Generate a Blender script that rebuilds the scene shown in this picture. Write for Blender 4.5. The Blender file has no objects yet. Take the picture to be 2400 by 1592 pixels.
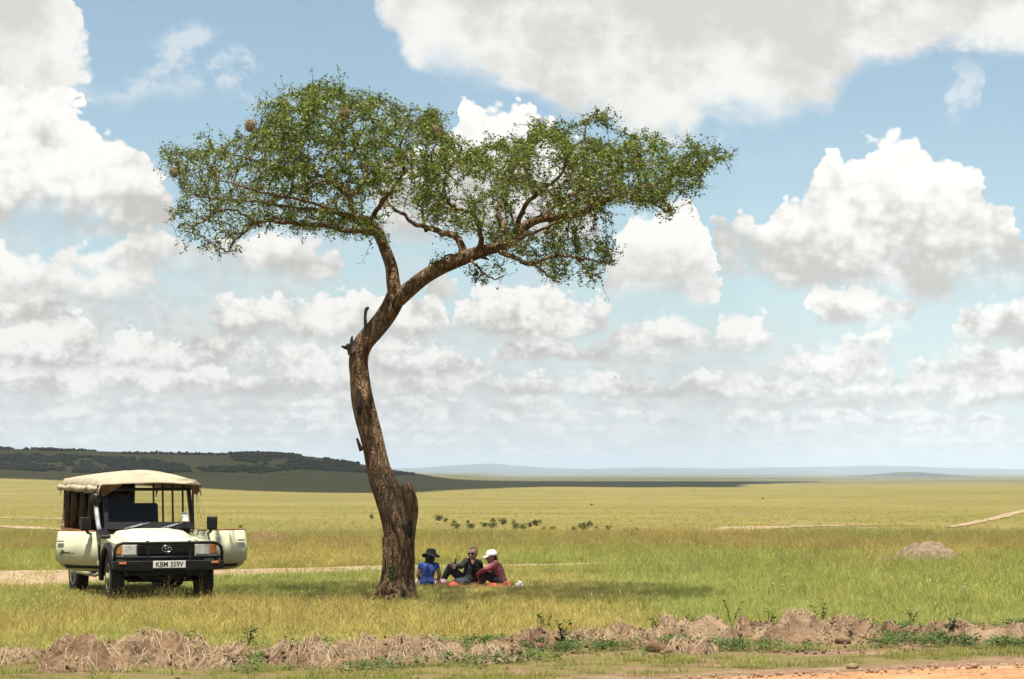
import bpy, bmesh, math, random
import numpy as np
from mathutils import Vector, Matrix, Quaternion

# ------------------------------------------------------------------ scene, camera, sky, sun
scene = bpy.context.scene
COL = scene.collection
R = math.radians
K = 2400.0 / 2364.0                    # pixel units used when measuring the photograph -> photograph pixels
FPX = 85.0 / 36.0 * 2400.0             # focal length in photograph pixels
HORIZON = 1105.0                       # photograph row of the true horizon
CAM_H = 2.06
PITCH = math.atan((HORIZON - 796.0) / FPX)
SUN_EL, SUN_AZ = R(76.0), math.atan2(-0.12, -0.99)
SUN = Vector((math.sin(SUN_AZ) * math.cos(SUN_EL), math.cos(SUN_AZ) * math.cos(SUN_EL), math.sin(SUN_EL)))

cam_data = bpy.data.cameras.new('camera')
cam_data.lens = 85.0
cam_data.sensor_width = 36.0
cam_data.clip_start = 0.1
cam_data.clip_end = 90000.0
cam = bpy.data.objects.new('camera', cam_data)
COL.objects.link(cam)
cam.location = (0, 0, CAM_H)
cam.rotation_euler = (math.pi / 2 + PITCH, 0, 0)
scene.camera = cam

scene.view_settings.view_transform = 'Standard'
scene.view_settings.look = 'None'
scene.view_settings.exposure = 0.88
scene.view_settings.gamma = 1.0
scene.view_settings.use_curve_mapping = False
scene.render.engine = 'CYCLES'
scene.cycles.use_denoising = True
scene.cycles.use_adaptive_sampling = True
scene.cycles.adaptive_threshold = 0.02
scene.cycles.adaptive_min_samples = 12
scene.cycles.max_bounces = 8
scene.cycles.diffuse_bounces = 3
scene.cycles.glossy_bounces = 3
scene.cycles.transmission_bounces = 4
scene.cycles.transparent_max_bounces = 12
scene.cycles.volume_bounces = 1
scene.cycles.caustics_reflective = False
scene.cycles.caustics_refractive = False
scene.cycles.sample_clamp_indirect = 6.0

CP, SP = math.cos(PITCH), math.sin(PITCH)


def ray(x, y):
    """Direction of a photograph position (in 2364-wide units)."""
    cx, cy = (x * K - 1200.0) / FPX, (796.0 - y * K) / FPX
    return np.array([cx, CP - SP * cy, SP + CP * cy])


def at(x, y, depth):
    """Point on that line of sight at a world depth Y."""
    d = ray(x, y)
    return Vector((0, 0, CAM_H)) + Vector(d * (depth / d[1]))


# ---- node helpers
def nd(nt, kind, **kw):
    n = nt.nodes.new(kind)
    for k, v in kw.items():
        if k == 'ins':
            for i, val in v.items():
                if hasattr(val, 'is_linked'):
                    nt.links.new(val, n.inputs[i])
                elif val is not None:
                    n.inputs[i].default_value = val
        else:
            setattr(n, k, v)
    return n


def mth(nt, op, a, b=None, c=None, clamp=False):
    n = nd(nt, 'ShaderNodeMath', operation=op, use_clamp=clamp)
    for i, v in enumerate((a, b, c)):
        if v is None:
            continue
        if hasattr(v, 'is_linked'):
            nt.links.new(v, n.inputs[i])
        else:
            n.inputs[i].default_value = v
    return n.outputs[0]


def mixc(nt, f, a, b, blend='MIX'):
    n = nd(nt, 'ShaderNodeMix', data_type='RGBA', blend_type=blend, clamp_factor=True)
    for i, v in ((0, f), (6, a), (7, b)):
        if hasattr(v, 'is_linked'):
            nt.links.new(v, n.inputs[i])
        elif i == 0:
            n.inputs[0].default_value = v
        else:
            n.inputs[i].default_value = (*v, 1) if len(v) == 3 else v
    return n.outputs[2]


def smooth(nt, v, lo, hi, to_lo=0.0, to_hi=1.0):
    n = nd(nt, 'ShaderNodeMapRange', interpolation_type='SMOOTHSTEP')
    for i, x in enumerate((v, lo, hi, to_lo, to_hi)):
        if hasattr(x, 'is_linked'):
            nt.links.new(x, n.inputs[i])
        else:
            n.inputs[i].default_value = x
    return n.outputs[0]


def noise(nt, vec, scale, detail=4, rough=0.5, dims='3D', dist=0.0, out=0):
    n = nd(nt, 'ShaderNodeTexNoise', noise_dimensions=dims)
    if vec is not None:
        nt.links.new(vec, n.inputs['Vector'])
    n.inputs['Scale'].default_value = scale
    n.inputs['Detail'].default_value = detail
    n.inputs['Roughness'].default_value = rough
    n.inputs['Distortion'].default_value = dist
    return n.outputs[out]


def build_sky():
    world = bpy.data.worlds.new('World')
    scene.world = world
    world.use_nodes = True
    nt = world.node_tree
    nt.nodes.clear()
    A = FPX / K                                          # measuring units per radian
    sky = nd(nt, 'ShaderNodeTexSky', sky_type='NISHITA', sun_disc=False)
    sky.sun_elevation = SUN_EL
    sky.sun_rotation = SUN_AZ
    sky.altitude = 1600.0
    sky.air_density = 1.0
    sky.dust_density = 0.3
    sky.ozone_density = 1.6
    tc = nd(nt, 'ShaderNodeTexCoord')
    sep = nd(nt, 'ShaderNodeSeparateXYZ', ins={0: tc.outputs['Generated']})
    U = mth(nt, 'MULTIPLY', mth(nt, 'ARCTAN2', sep.outputs[0], sep.outputs[1]), A)
    V = mth(nt, 'MULTIPLY', mth(nt, 'ARCSINE', sep.outputs[2]), A)
    LO, HI = -1330.0, 1330.0
    # the banks of cloud go on all round the horizon
    U = mth(nt, 'ADD', mth(nt, 'PINGPONG', mth(nt, 'SUBTRACT', U, LO), HI - LO), LO)
    uv = nd(nt, 'ShaderNodeCombineXYZ', ins={0: U, 1: V}).outputs[0]

    def warp(scale, detail, rough, off):
        m = nd(nt, 'ShaderNodeMapping', ins={0: uv, 1: (off, off * 0.37, 0), 3: (1, 1.25, 1)})
        n = nd(nt, 'ShaderNodeTexNoise', noise_dimensions='2D')
        nt.links.new(m.outputs[0], n.inputs['Vector'])
        n.inputs['Scale'].default_value = scale
        n.inputs['Detail'].default_value = detail
        n.inputs['Roughness'].default_value = rough
        s = nd(nt, 'ShaderNodeSeparateColor', ins={0: n.outputs['Color']})
        return [mth(nt, 'SUBTRACT', o, 0.5) for o in s.outputs[:3]]

    def billow(scale, off):
        m = nd(nt, 'ShaderNodeMapping', ins={0: uv, 1: (off, off * 0.7, 0), 3: (1, 1.15, 1)})
        v = nd(nt, 'ShaderNodeTexVoronoi', voronoi_dimensions='2D', feature='F1')
        nt.links.new(m.outputs[0], v.inputs['Vector'])
        v.inputs['Scale'].default_value = scale
        v.inputs['Detail'].default_value = 1.0
        v.inputs['Roughness'].default_value = 0.55
        v.inputs['Lacunarity'].default_value = 2.3
        return mth(nt, 'SUBTRACT', 0.5, v.outputs['Distance'])

    WL = warp(0.0042, 8, 0.60, 31.0)
    WM = warp(0.011, 6, 0.60, 77.0)
    WS = warp(0.026, 5, 0.60, 15.0)
    BL = billow(0.016, 311.0)
    BM = billow(0.034, 53.0)
    SETS = {'L': (WL, BL), 'M': (WM, BM), 'S': (WS, None)}

    def curve(pts, ulo=LO, uhi=HI, vlo=-300.0, vhi=1500.0):
        """y of an outline as a function of bearing; pts in photograph units."""
        out = []
        for x, y in pts:
            d = ray(x, y)
            u = math.atan2(d[0], d[1]) * A
            v = math.asin(d[2] / np.linalg.norm(d)) * A
            out.append((min(1, max(0, (u - ulo) / (uhi - ulo))), min(1, max(0, (v - vlo) / (vhi - vlo)))))
        out.sort()
        return out

    def curve_node(pts, un):
        pts = curve(pts)
        n = nd(nt, 'ShaderNodeFloatCurve')
        c = n.mapping.curves[0]
        pts2 = []
        for p in pts:
            if not pts2 or p[0] - pts2[-1][0] > 1e-4:
                pts2.append(p)
        if pts2[0][0] > 0:
            pts2.insert(0, (0.0, pts2[0][1]))
        if pts2[-1][0] < 1:
            pts2.append((1.0, pts2[-1][1]))
        c.points[0].location = pts2[0]
        c.points[1].location = pts2[-1]
        for p in pts2[1:-1]:
            c.points.new(*p)
        for p in c.points:
            p.handle_type = 'AUTO_CLAMPED'
        n.mapping.update()
        nt.links.new(un, n.inputs['Value'])
        return mth(nt, 'MULTIPLY_ADD', n.outputs[0], 1800.0, -300.0)

    def bank(color, top, base, wset, amp, bamp, soft, bsoft, white, grey, tall, below=False, opac=1.0, shade=0.42):
        w, b = SETS[wset]
        grow = soft * 0.8 + (0 if below else tall * 0.07)
        uw = mth(nt, 'MULTIPLY_ADD', w[0], amp * 2.2, U)
        vw = mth(nt, 'MULTIPLY_ADD', w[1], amp * 1.7, V)
        un = mth(nt, 'DIVIDE', mth(nt, 'SUBTRACT', uw, LO), HI - LO, clamp=True)
        T = curve_node(top, un)
        B = curve_node(base, un)
        dT = mth(nt, 'ADD', mth(nt, 'SUBTRACT', T, vw), grow)
        if b is not None and bamp:
            dT = mth(nt, 'MULTIPLY_ADD', b, bamp, dT)
        vb = mth(nt, 'MULTIPLY_ADD', w[2], amp * 1.1, V)
        dB = mth(nt, 'ADD', mth(nt, 'SUBTRACT', vb if not below else vw, B), grow)
        # ragged, partly wispy edges
        sw = smooth(nt, WL[2], -0.10, 0.18, soft * 0.5, soft * 2.4)
        bw = smooth(nt, WL[0], -0.14, 0.16, bsoft * 0.6, bsoft * 2.0)
        a = mth(nt, 'MULTIPLY', smooth(nt, dT, 0.0, sw), smooth(nt, dB, 0.0, bw))
        if opac < 0.9:      # torn wisps
            a = mth(nt, 'MULTIPLY', a, smooth(nt, mth(nt, 'ADD', WM[2], mth(nt, 'MULTIPLY', WL[1], 1.5)), -0.16, 0.16))
        if opac < 1:
            a = mth(nt, 'MULTIPLY', a, opac)
        if below:      # a cloud seen from underneath: thin bright rim, grey where it is deep
            t = mth(nt, 'SUBTRACT', 1.0, mth(nt, 'DIVIDE', dB, tall))
            t = mth(nt, 'MULTIPLY_ADD', w[2], 3.4, t)
            t = mth(nt, 'MULTIPLY_ADD', w[0], 2.0, t)
            t = mth(nt, 'MULTIPLY_ADD', WM[2], 0.8, t)
        else:
            t = mth(nt, 'DIVIDE', dB, tall)
            t = mth(nt, 'MULTIPLY_ADD', w[2], 2.4, t)
            t = mth(nt, 'MULTIPLY_ADD', WL[1], 1.2, t)
            if b is not None:
                t = mth(nt, 'MULTIPLY_ADD', b, shade, t)
            t = mth(nt, 'MULTIPLY_ADD', WS[0], 0.3, t)
        lit = smooth(nt, t, -0.15, 1.15)
        cc = mixc(nt, lit, grey, white)
        return mixc(nt, a, color, cc)

    rng = random.Random(4)

    def small_row(y, tall, step, gap, left_full):
        """outline of a far row of small cumulus standing on a flat base"""
        top, base, x = [], [], -160.0
        while x < 2520:
            wdt = step * rng.uniform(0.6, 1.7)
            h = tall * rng.uniform(0.35, 1.0)
            if rng.random() < gap * (0.25 if x < left_full else 1.0):
                top += [(x, y + tall * 0.5), (x + wdt * 0.9, y + tall * 0.5)]
            else:
                top += [(x, y - h * 0.35), (x + wdt * 0.3, y - h), (x + wdt * 0.6, y - h * rng.uniform(0.6, 1.0)), (x + wdt * 0.92, y - h * 0.3)]
            x += wdt
        for q in range(-160, 2560, 160):
            base.append((q, y + rng.uniform(-0.12, 0.12) * tall))
        return top, base

    S = 10.0                                             # keeps cloud values next to the sky's own
    W = (0.94 * S, 0.925 * S, 0.89 * S)
    G = (0.555 * S, 0.54 * S, 0.515 * S)
    W2 = (0.82 * S, 0.81 * S, 0.79 * S)
    G2 = (0.60 * S, 0.595 * S, 0.585 * S)
    # clear sky, a little milkier low down
    col = mixc(nt, 1.0, sky.outputs[0], (1.22, 1.24, 1.10), 'MULTIPLY')
    lowhaze = smooth(nt, V, 640.0, -60.0)
    col = mixc(nt, mth(nt, 'MULTIPLY', lowhaze, 0.8), col, (0.58 * S, 0.70 * S, 0.77 * S))
    col = mixc(nt, 0.12, col, (0.66 * S, 0.74 * S, 0.78 * S))
    cov = mth(nt, 'MULTIPLY_ADD', WL[1], 900.0, mth(nt, 'MULTIPLY_ADD', WM[2], 300.0, mth(nt, 'MULTIPLY_ADD', U, 0.16, V)))
    cover = mth(nt, 'MULTIPLY', smooth(nt, cov, 560.0, 40.0), 0.85)
    col = mixc(nt, cover, col, mixc(nt, smooth(nt, mth(nt, 'ADD', WS[2], WM[0]), -0.25, 0.25), (0.62 * S, 0.625 * S, 0.62 * S), (0.76 * S, 0.755 * S, 0.74 * S)))
    # far rows, farthest first
    for y, tall, step, gap, ws, amp, f in ((1050, 15, 60, 0.2, 'S', 14, 0.3), (1026, 20, 80, 0.2, 'S', 18, 0.4), (1000, 26, 100, 0.2, 'S', 22, 0.55),
                                           (972, 34, 120, 0.2, 'S', 26, 0.7), (942, 42, 140, 0.25, 'M', 34, 0.85), (910, 52, 160, 0.25, 'M', 40, 1.0)):
        tp, bs = small_row(y, tall, step, gap, 1100)
        wcol = tuple(W2[i] * (1 - f) + W[i] * f for i in range(3))
        col = bank(col, tp, bs, ws, amp, 14, tall * 0.28, tall * 0.4, wcol, G2, tall * 1.0)
    # row at 800-890
    col = bank(col, [(-120, 830), (60, 820), (160, 850), (260, 800), (340, 830), (420, 860), (520, 850), (580, 880), (640, 830), (720, 815), (800, 850),
                     (880, 830), (960, 815), (1060, 830), (1120, 870), (1180, 880), (1240, 865), (1290, 900), (1350, 870), (1410, 870), (1440, 910),
                     (1530, 905), (1560, 880), (1650, 870), (1760, 885), (1850, 880), (1880, 930), (1990, 930), (2120, 905), (2200, 895), (2250, 930), (2300, 890), (2480, 890)],
               [(-120, 905), (600, 905), (1200, 905), (1800, 925), (2480, 930)], 'M', 50, 22, 18, 30, W, G, 62)
    col = bank(col, [(-120, 770), (60, 745), (190, 735), (240, 800), (290, 780), (340, 775), (420, 805), (450, 860), (470, 900), (600, 900), (620, 815), (700, 795), (800, 805), (870, 800),
                     (930, 792), (1040, 800), (1110, 850), (1130, 900), (1640, 900), (1760, 880), (1800, 840), (1840, 815), (1910, 805), (1990, 802), (2035, 840), (2060, 880), (2100, 850), (2150, 825), (2220, 802), (2300, 805), (2480, 800)],
               [(-120, 845), (420, 845), (700, 858), (1100, 865), (1700, 870), (2480, 880)], 'M', 54, 24, 18, 34, W, G, 75)
    col = bank(col, [(-120, 900), (400, 900), (440, 790), (520, 775), (600, 800), (640, 850), (1120, 900), (1150, 800), (1230, 775), (1300, 775), (1390, 805), (1430, 765), (1500, 742),
                     (1540, 728), (1600, 732), (1640, 775), (1670, 735), (1730, 735), (1790, 770), (1815, 850), (1930, 850), (1960, 775), (2050, 770), (2100, 850), (2480, 880)],
               [(-120, 830), (600, 830), (1200, 820), (1440, 828), (1800, 820), (2480, 830)], 'M', 54, 26, 16, 34, W, G, 80)
    # row at 650-790
    col = bank(col, [(-120, 640), (0, 655), (100, 670), (160, 700), (190, 760), (260, 830), (470, 830), (490, 730), (530, 690), (600, 702), (680, 705), (720, 692), (790, 672),
                     (860, 682), (900, 705), (960, 685), (1015, 685), (1040, 740), (1050, 800), (1062, 700), (1090, 670), (1150, 658), (1210, 664), (1280, 672), (1330, 692), (1390, 692),
                     (1415, 740), (1430, 830), (1850, 830), (1870, 700), (1900, 675), (1960, 665), (2050, 672), (2105, 710), (2125, 820), (2190, 820), (2215, 730), (2260, 705), (2364, 700), (2480, 690)],
               [(-120, 735), (180, 740), (480, 770), (900, 785), (1060, 772), (1420, 775), (1870, 752), (2110, 756), (2200, 790), (2480, 795)], 'M', 60, 30, 16, 40, W, G, 95)
    # row at 550-690
    col = bank(col, [(-120, 560), (0, 570), (60, 590), (130, 600), (230, 610), (330, 600), (365, 650), (380, 760), (2480, 800)],
               [(-120, 690), (380, 692), (2480, 690)], 'L', 90, 34, 18, 44, W, G, 105)
    col = bank(col, [(-120, 720), (90, 700), (110, 590), (200, 560), (290, 565), (340, 548), (420, 562), (500, 575), (560, 545), (620, 545), (680, 572), (730, 600), (768, 612), (790, 700),
                     (900, 720), (940, 700), (980, 640), (1010, 620), (1060, 640), (1120, 720), (1370, 720), (1400, 590), (1430, 545), (1480, 510), (1560, 472), (1612, 482), (1632, 560), (1640, 640), (1650, 740), (2480, 800)],
               [(-120, 625), (350, 630), (760, 640), (1000, 690), (1400, 690), (2480, 690)], 'L', 80, 34, 16, 50, W, G, 105)
    # the tall clouds: left, behind the crown, right
    col = bank(col, [(-120, 190), (0, 200), (60, 200), (140, 218), (180, 245), (225, 275), (245, 315), (300, 322), (335, 350), (362, 420), (385, 480), (398, 620), (860, 700), (880, 400),
                     (950, 350), (1040, 320), (1075, 262), (1110, 246), (1150, 268), (1220, 262), (1265, 290), (1310, 330), (1360, 400), (1390, 560), (1420, 700), (1630, 720), (1645, 560),
                     (1685, 512), (1750, 512), (1782, 530), (1800, 492), (1866, 470), (1876, 410), (1902, 368), (1950, 385), (1992, 366), (2004, 330), (2050, 314), (2110, 330), (2165, 368), (2215, 398),
                     (2252, 425), (2265, 470), (2320, 490), (2350, 540), (2480, 550)],
               [(-120, 545), (380, 540), (860, 560), (1400, 560), (1640, 625), (1750, 640), (1800, 672), (2480, 690)], 'L', 74, 50, 9, 80, W, G, 250, shade=0.8)
    # broad cloud high up, seen from underneath, and the one in the corner
    col = bank(col, [(-120, -380), (2480, -380)],
               [(-120, 200), (60, 200), (150, 170), (200, 130), (222, 20), (250, -200), (840, -200), (885, 0), (925, 90), (965, 150), (1010, 150), (1090, 172), (1190, 182), (1300, 222),
                (1400, 240), (1480, 285), (1560, 290), (1640, 262), (1730, 255), (1850, 252), (1930, 242), (1962, 195), (2040, 125), (2110, 100), (2210, 75), (2364, 95), (2480, 105)],
               'L', 110, 0, 60, 55, (0.88 * S, 0.865 * S, 0.83 * S), (0.64 * S, 0.625 * S, 0.59 * S), 280, below=True, opac=0.97)
    # thin streaks
    col = bank(col, [(-120, 230), (230, 230), (300, 165), (420, 105), (500, 140), (600, 150), (680, 165), (700, 230), (1640, 420), (1660, 310), (1700, 302), (1725, 350), (1740, 420), (2170, 300), (2185, 180), (2230, 172), (2262, 210), (2275, 300), (2480, 330)],
               [(-120, 180), (660, 184), (1650, 330), (1720, 340), (2180, 215), (2260, 222), (2480, 215)], 'L', 90, 0, 90, 46, W, W2, 40, opac=0.45)
    # the field of cumulus carries on overhead, above the picture
    dz = mth(nt, 'MAXIMUM', sep.outputs[2], 0.05)
    pl = nd(nt, 'ShaderNodeCombineXYZ', ins={0: mth(nt, 'DIVIDE', sep.outputs[0], dz), 1: mth(nt, 'DIVIDE', sep.outputs[1], dz)}).outputs[0]
    hi = smooth(nt, noise(nt, pl, 1.1, 6, 0.55, '2D'), 0.52, 0.62)
    hi = mth(nt, 'MULTIPLY', hi, smooth(nt, V, 1350.0, 1900.0))
    col = mixc(nt, hi, col, (0.78 * S, 0.77 * S, 0.75 * S))
    bg = nd(nt, 'ShaderNodeBackground', ins={0: col, 1: 0.06})
    out = nd(nt, 'ShaderNodeOutputWorld', ins={0: bg.outputs[0]})
    world.cycles.sampling_method = 'MANUAL'
    world.cycles.sample_map_resolution = 512
    return world


build_sky()

sun_data = bpy.data.lights.new('sun', 'SUN')
sun_data.energy = 5.0
sun_data.angle = R(0.53)
sun_data.color = (1.0, 0.955, 0.87)
sun = bpy.data.objects.new('sun', sun_data)
COL.objects.link(sun)
sun.rotation_euler = (-SUN).to_track_quat('-Z', 'Y').to_euler()
sun.location = SUN * 60

# ------------------------------------------------------------------ helpers
RNG = np.random.default_rng(11)


def tag(o, label=None, cat=None, group=None, kind=None):
    if label:
        o['label'] = label
    if cat:
        o['category'] = cat
    if group:
        o['group'] = group
    if kind:
        o['kind'] = kind
    return o


def empty(name, loc=(0, 0, 0), rz=0.0):
    o = bpy.data.objects.new(name, None)
    o.empty_display_size = 0.2
    COL.objects.link(o)
    o.location = loc
    o.rotation_euler = (0, 0, rz)
    return o


def link(name, me, mat, parent=None, smooth_=True):
    o = bpy.data.objects.new(name, me)
    COL.objects.link(o)
    if mat is not None:
        me.materials.append(mat)
    if parent is not None:
        o.parent = parent
    if smooth_:
        me.polygons.foreach_set('use_smooth', np.ones(len(me.polygons), bool))
    return o


def np_mesh(name, verts, faces):
    """verts (n,3); faces (m,k) all of one size"""
    verts = np.asarray(verts, np.float32)
    faces = np.asarray(faces, np.int32)
    me = bpy.data.meshes.new(name)
    me.vertices.add(len(verts))
    me.vertices.foreach_set('co', verts.ravel())
    k = faces.shape[1]
    me.loops.add(faces.size)
    me.loops.foreach_set('vertex_index', faces.ravel())
    me.polygons.add(len(faces))
    me.polygons.foreach_set('loop_start', np.arange(0, faces.size, k, dtype=np.int32))
    me.update(calc_edges=True)
    return me


class MB:
    """Collects shapes; build() links them as one mesh object."""
    def __init__(self):
        self.v, self.f = [], []

    def add(self, vs, fs):
        o = len(self.v)
        self.v += [tuple(p) for p in vs]
        self.f += [[i + o for i in f] for f in fs]
        return self

    def box(self, lo, hi, m=None):
        x0, y0, z0 = lo
        x1, y1, z1 = hi
        vs = [(x0, y0, z0), (x1, y0, z0), (x1, y1, z0), (x0, y1, z0), (x0, y0, z1), (x1, y0, z1), (x1, y1, z1), (x0, y1, z1)]
        if m is not None:
            vs = [m @ Vector(p) for p in vs]
        return self.add(vs, [(0, 3, 2, 1), (4, 5, 6, 7), (0, 1, 5, 4), (1, 2, 6, 5), (2, 3, 7, 6), (3, 0, 4, 7)])

    def tube(self, pts, r, n=8, closed=False, cap=True):
        pts = [Vector(p) for p in pts]
        rs = r if isinstance(r, (list, tuple)) else [r] * len(pts)
        vs, fs = [], []
        ref = None
        m = len(pts)
        for i, p in enumerate(pts):
            a = pts[i - 1] if (i > 0 or closed) else p
            b = pts[(i + 1) % m] if (i < m - 1 or closed) else p
            t = (b - a).normalized()
            if ref is None:
                ref = t.orthogonal().normalized()
            ref = (ref - t * ref.dot(t)).normalized()
            bi = t.cross(ref)
            for k in range(n):
                q = 2 * math.pi * k / n
                vs.append(p + (ref * math.cos(q) + bi * math.sin(q)) * rs[i])
        for i in range(m if closed else m - 1):
            j = (i + 1) % m
            for k in range(n):
                l = (k + 1) % n
                fs.append((i * n + k, i * n + l, j * n + l, j * n + k))
        if cap and not closed:
            fs.append(tuple(range(n))[::-1])
            fs.append(tuple((m - 1) * n + k for k in range(n)))
        return self.add(vs, fs)

    def lathe(self, prof, axis='Z', n=24, c=(0, 0, 0)):
        """prof: (radius, along) pairs"""
        vs, fs = [], []
        for r, h in prof:
            for k in range(n):
                q = 2 * math.pi * k / n
                a, b = r * math.cos(q), r * math.sin(q)
                p = {'Z': (a, b, h), 'X': (h, a, b), 'Y': (b, h, a)}[axis]
                vs.append((p[0] + c[0], p[1] + c[1], p[2] + c[2]))
        m = len(prof)
        for i in range(m - 1):
            for k in range(n):
                l = (k + 1) % n
                fs.append((i * n + k, i * n + l, (i + 1) * n + l, (i + 1) * n + k))
        fs.append(tuple(range(n))[::-1])
        fs.append(tuple((m - 1) * n + k for k in range(n)))
        return self.add(vs, fs)

    def prism(self, poly, lo, hi, axis='X'):
        """polygon of (a, b) pairs pushed along an axis"""
        n = len(poly)
        mk = {'X': lambda a, b, h: (h, a, b), 'Y': lambda a, b, h: (a, h, b), 'Z': lambda a, b, h: (a, b, h)}[axis]
        vs = [mk(a, b, lo) for a, b in poly] + [mk(a, b, hi) for a, b in poly]
        fs = [tuple(range(n))[::-1], tuple(range(n, 2 * n))] + [(i, (i + 1) % n, n + (i + 1) % n, n + i) for i in range(n)]
        return self.add(vs, fs)

    def ball(self, c, r, m=None, n=12):
        r = (r, r, r) if not isinstance(r, (tuple, list)) else r
        vs, fs = [], []
        rows = max(4, n // 2 + 1)
        for i in range(1, rows):
            th = math.pi * i / rows
            for k in range(n):
                q = 2 * math.pi * k / n
                p = Vector((r[0] * math.sin(th) * math.cos(q), r[1] * math.sin(th) * math.sin(q), r[2] * math.cos(th)))
                if m is not None:
                    p = m @ p
                vs.append(p + Vector(c))
        for e in (1, -1):
            p = Vector((0, 0, r[2] * e))
            if m is not None:
                p = m @ p
            vs.append(p + Vector(c))
        for i in range(rows - 2):
            for k in range(n):
                l = (k + 1) % n
                fs.append((i * n + k, (i + 1) * n + k, (i + 1) * n + l, i * n + l))
        t, b = (rows - 1) * n, (rows - 1) * n + 1
        for k in range(n):
            l = (k + 1) % n
            fs.append((t, k, l))
            fs.append((b, (rows - 2) * n + l, (rows - 2) * n + k))
        return self.add(vs, fs)

    def capsule(self, a, ra, b, rb, n=12):
        a, b = Vector(a), Vector(b)
        t = (b - a)
        L = t.length
        if L < 1e-5:
            return self.ball(a, ra, n=n)
        t /= L
        pts, rs = [], []
        for q in (80, 55, 28, 0):
            pts.append(a - t * ra * math.sin(R(q)))
            rs.append(ra * math.cos(R(q)))
        for q in (0, 28, 55, 80):
            pts.append(b + t * rb * math.sin(R(q)))
            rs.append(rb * math.cos(R(q)))
        return self.tube(pts, rs, n)

    def mesh(self, name):
        me = bpy.data.meshes.new(name)
        me.from_pydata([tuple(p) for p in self.v], [], self.f)
        me.update()
        return me

    def build(self, name, mat, parent=None, smooth_=False, bevel=0.0, seg=2):
        o = link(name, self.mesh(name), mat, parent, smooth_)
        if bevel:
            b = o.modifiers.new('edges', 'BEVEL')
            b.width = bevel
            b.segments = seg
            b.limit_method = 'ANGLE'
            b.angle_limit = R(35)
            if smooth_ is False:
                o.data.polygons.foreach_set('use_smooth', np.ones(len(o.data.polygons), bool))
                b.harden_normals = True
        return o


def blob(name, mb, mat, parent=None, voxel=0.012, relax=6):
    """One continuous skin round overlapping closed shapes."""
    tmp = bpy.data.objects.new('tmp', mb.mesh('tmp'))
    COL.objects.link(tmp)
    rm = tmp.modifiers.new('r', 'REMESH')
    rm.mode = 'VOXEL'
    rm.voxel_size = voxel
    sm = tmp.modifiers.new('s', 'SMOOTH')
    sm.factor = 0.5
    sm.iterations = relax
    dg = bpy.context.evaluated_depsgraph_get()
    me = bpy.data.meshes.new_from_object(tmp.evaluated_get(dg), depsgraph=dg)
    bpy.data.objects.remove(tmp)
    me.name = name
    return link(name, me, mat, parent, True)


def text_mesh(s, size):
    cu = bpy.data.curves.new('txt', 'FONT')
    cu.body = s
    cu.size = size
    cu.align_x = 'CENTER'
    cu.align_y = 'CENTER'
    cu.extrude = 0.0015
    cu.offset = size * 0.012
    o = bpy.data.objects.new('txt', cu)
    COL.objects.link(o)
    dg = bpy.context.evaluated_depsgraph_get()
    me = bpy.data.meshes.new_from_object(o.evaluated_get(dg), depsgraph=dg)
    bpy.data.objects.remove(o)
    return me


# ---- value noise in numpy
def hash2(i, j, seed):
    h = (i.astype(np.int64) * 374761393 + j.astype(np.int64) * 668265263 + seed * 974711) & 0xffffffff
    h = ((h ^ (h >> 13)) * 1274126177) & 0xffffffff
    return ((h ^ (h >> 16)) & 0xffffff) / float(0xffffff)


def vnoise(x, y, seed=0):
    x, y = np.asarray(x, float), np.asarray(y, float)
    i, j = np.floor(x), np.floor(y)
    fx, fy = x - i, y - j
    fx, fy = fx * fx * (3 - 2 * fx), fy * fy * (3 - 2 * fy)
    a, b = hash2(i, j, seed), hash2(i + 1, j, seed)
    c, d = hash2(i, j + 1, seed), hash2(i + 1, j + 1, seed)
    return (a * (1 - fx) + b * fx) * (1 - fy) + (c * (1 - fx) + d * fx) * fy


def fbm(x, y, seed=0, oct_=4):
    s, a, t = 0.0, 0.5, 0.0
    for k in range(oct_):
        s = s + a * vnoise(np.asarray(x) * 2 ** k, np.asarray(y) * 2 ** k, seed + 17 * k)
        t += a
        a *= 0.5
    return s / t


def sstep(x, lo, hi):
    t = np.clip((np.asarray(x, float) - lo) / (hi - lo), 0, 1)
    return t * t * (3 - 2 * t)


def in_poly(px, py, poly):
    px, py = np.asarray(px), np.asarray(py)
    r = np.zeros(px.shape, bool)
    n = len(poly)
    for i in range(n):
        x0, y0 = poly[i]
        x1, y1 = poly[(i + 1) % n]
        if y0 == y1:
            continue
        c = ((y0 > py) != (y1 > py)) & (px < (x1 - x0) * (py - y0) / (y1 - y0) + x0)
        r ^= c
    return r


# ------------------------------------------------------------------ materials
ALB = 0.76            # overall reflectance of sunlit surfaces against the measured picture


def alb(c, k=1.0):
    return tuple(v * (ALB * k) for v in c[:3]) if c is not None else None


def material(name):
    m = bpy.data.materials.new(name)
    m.use_nodes = True
    nt = m.node_tree
    nt.nodes.clear()
    out = nd(nt, 'ShaderNodeOutputMaterial')
    return m, nt, out


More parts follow.
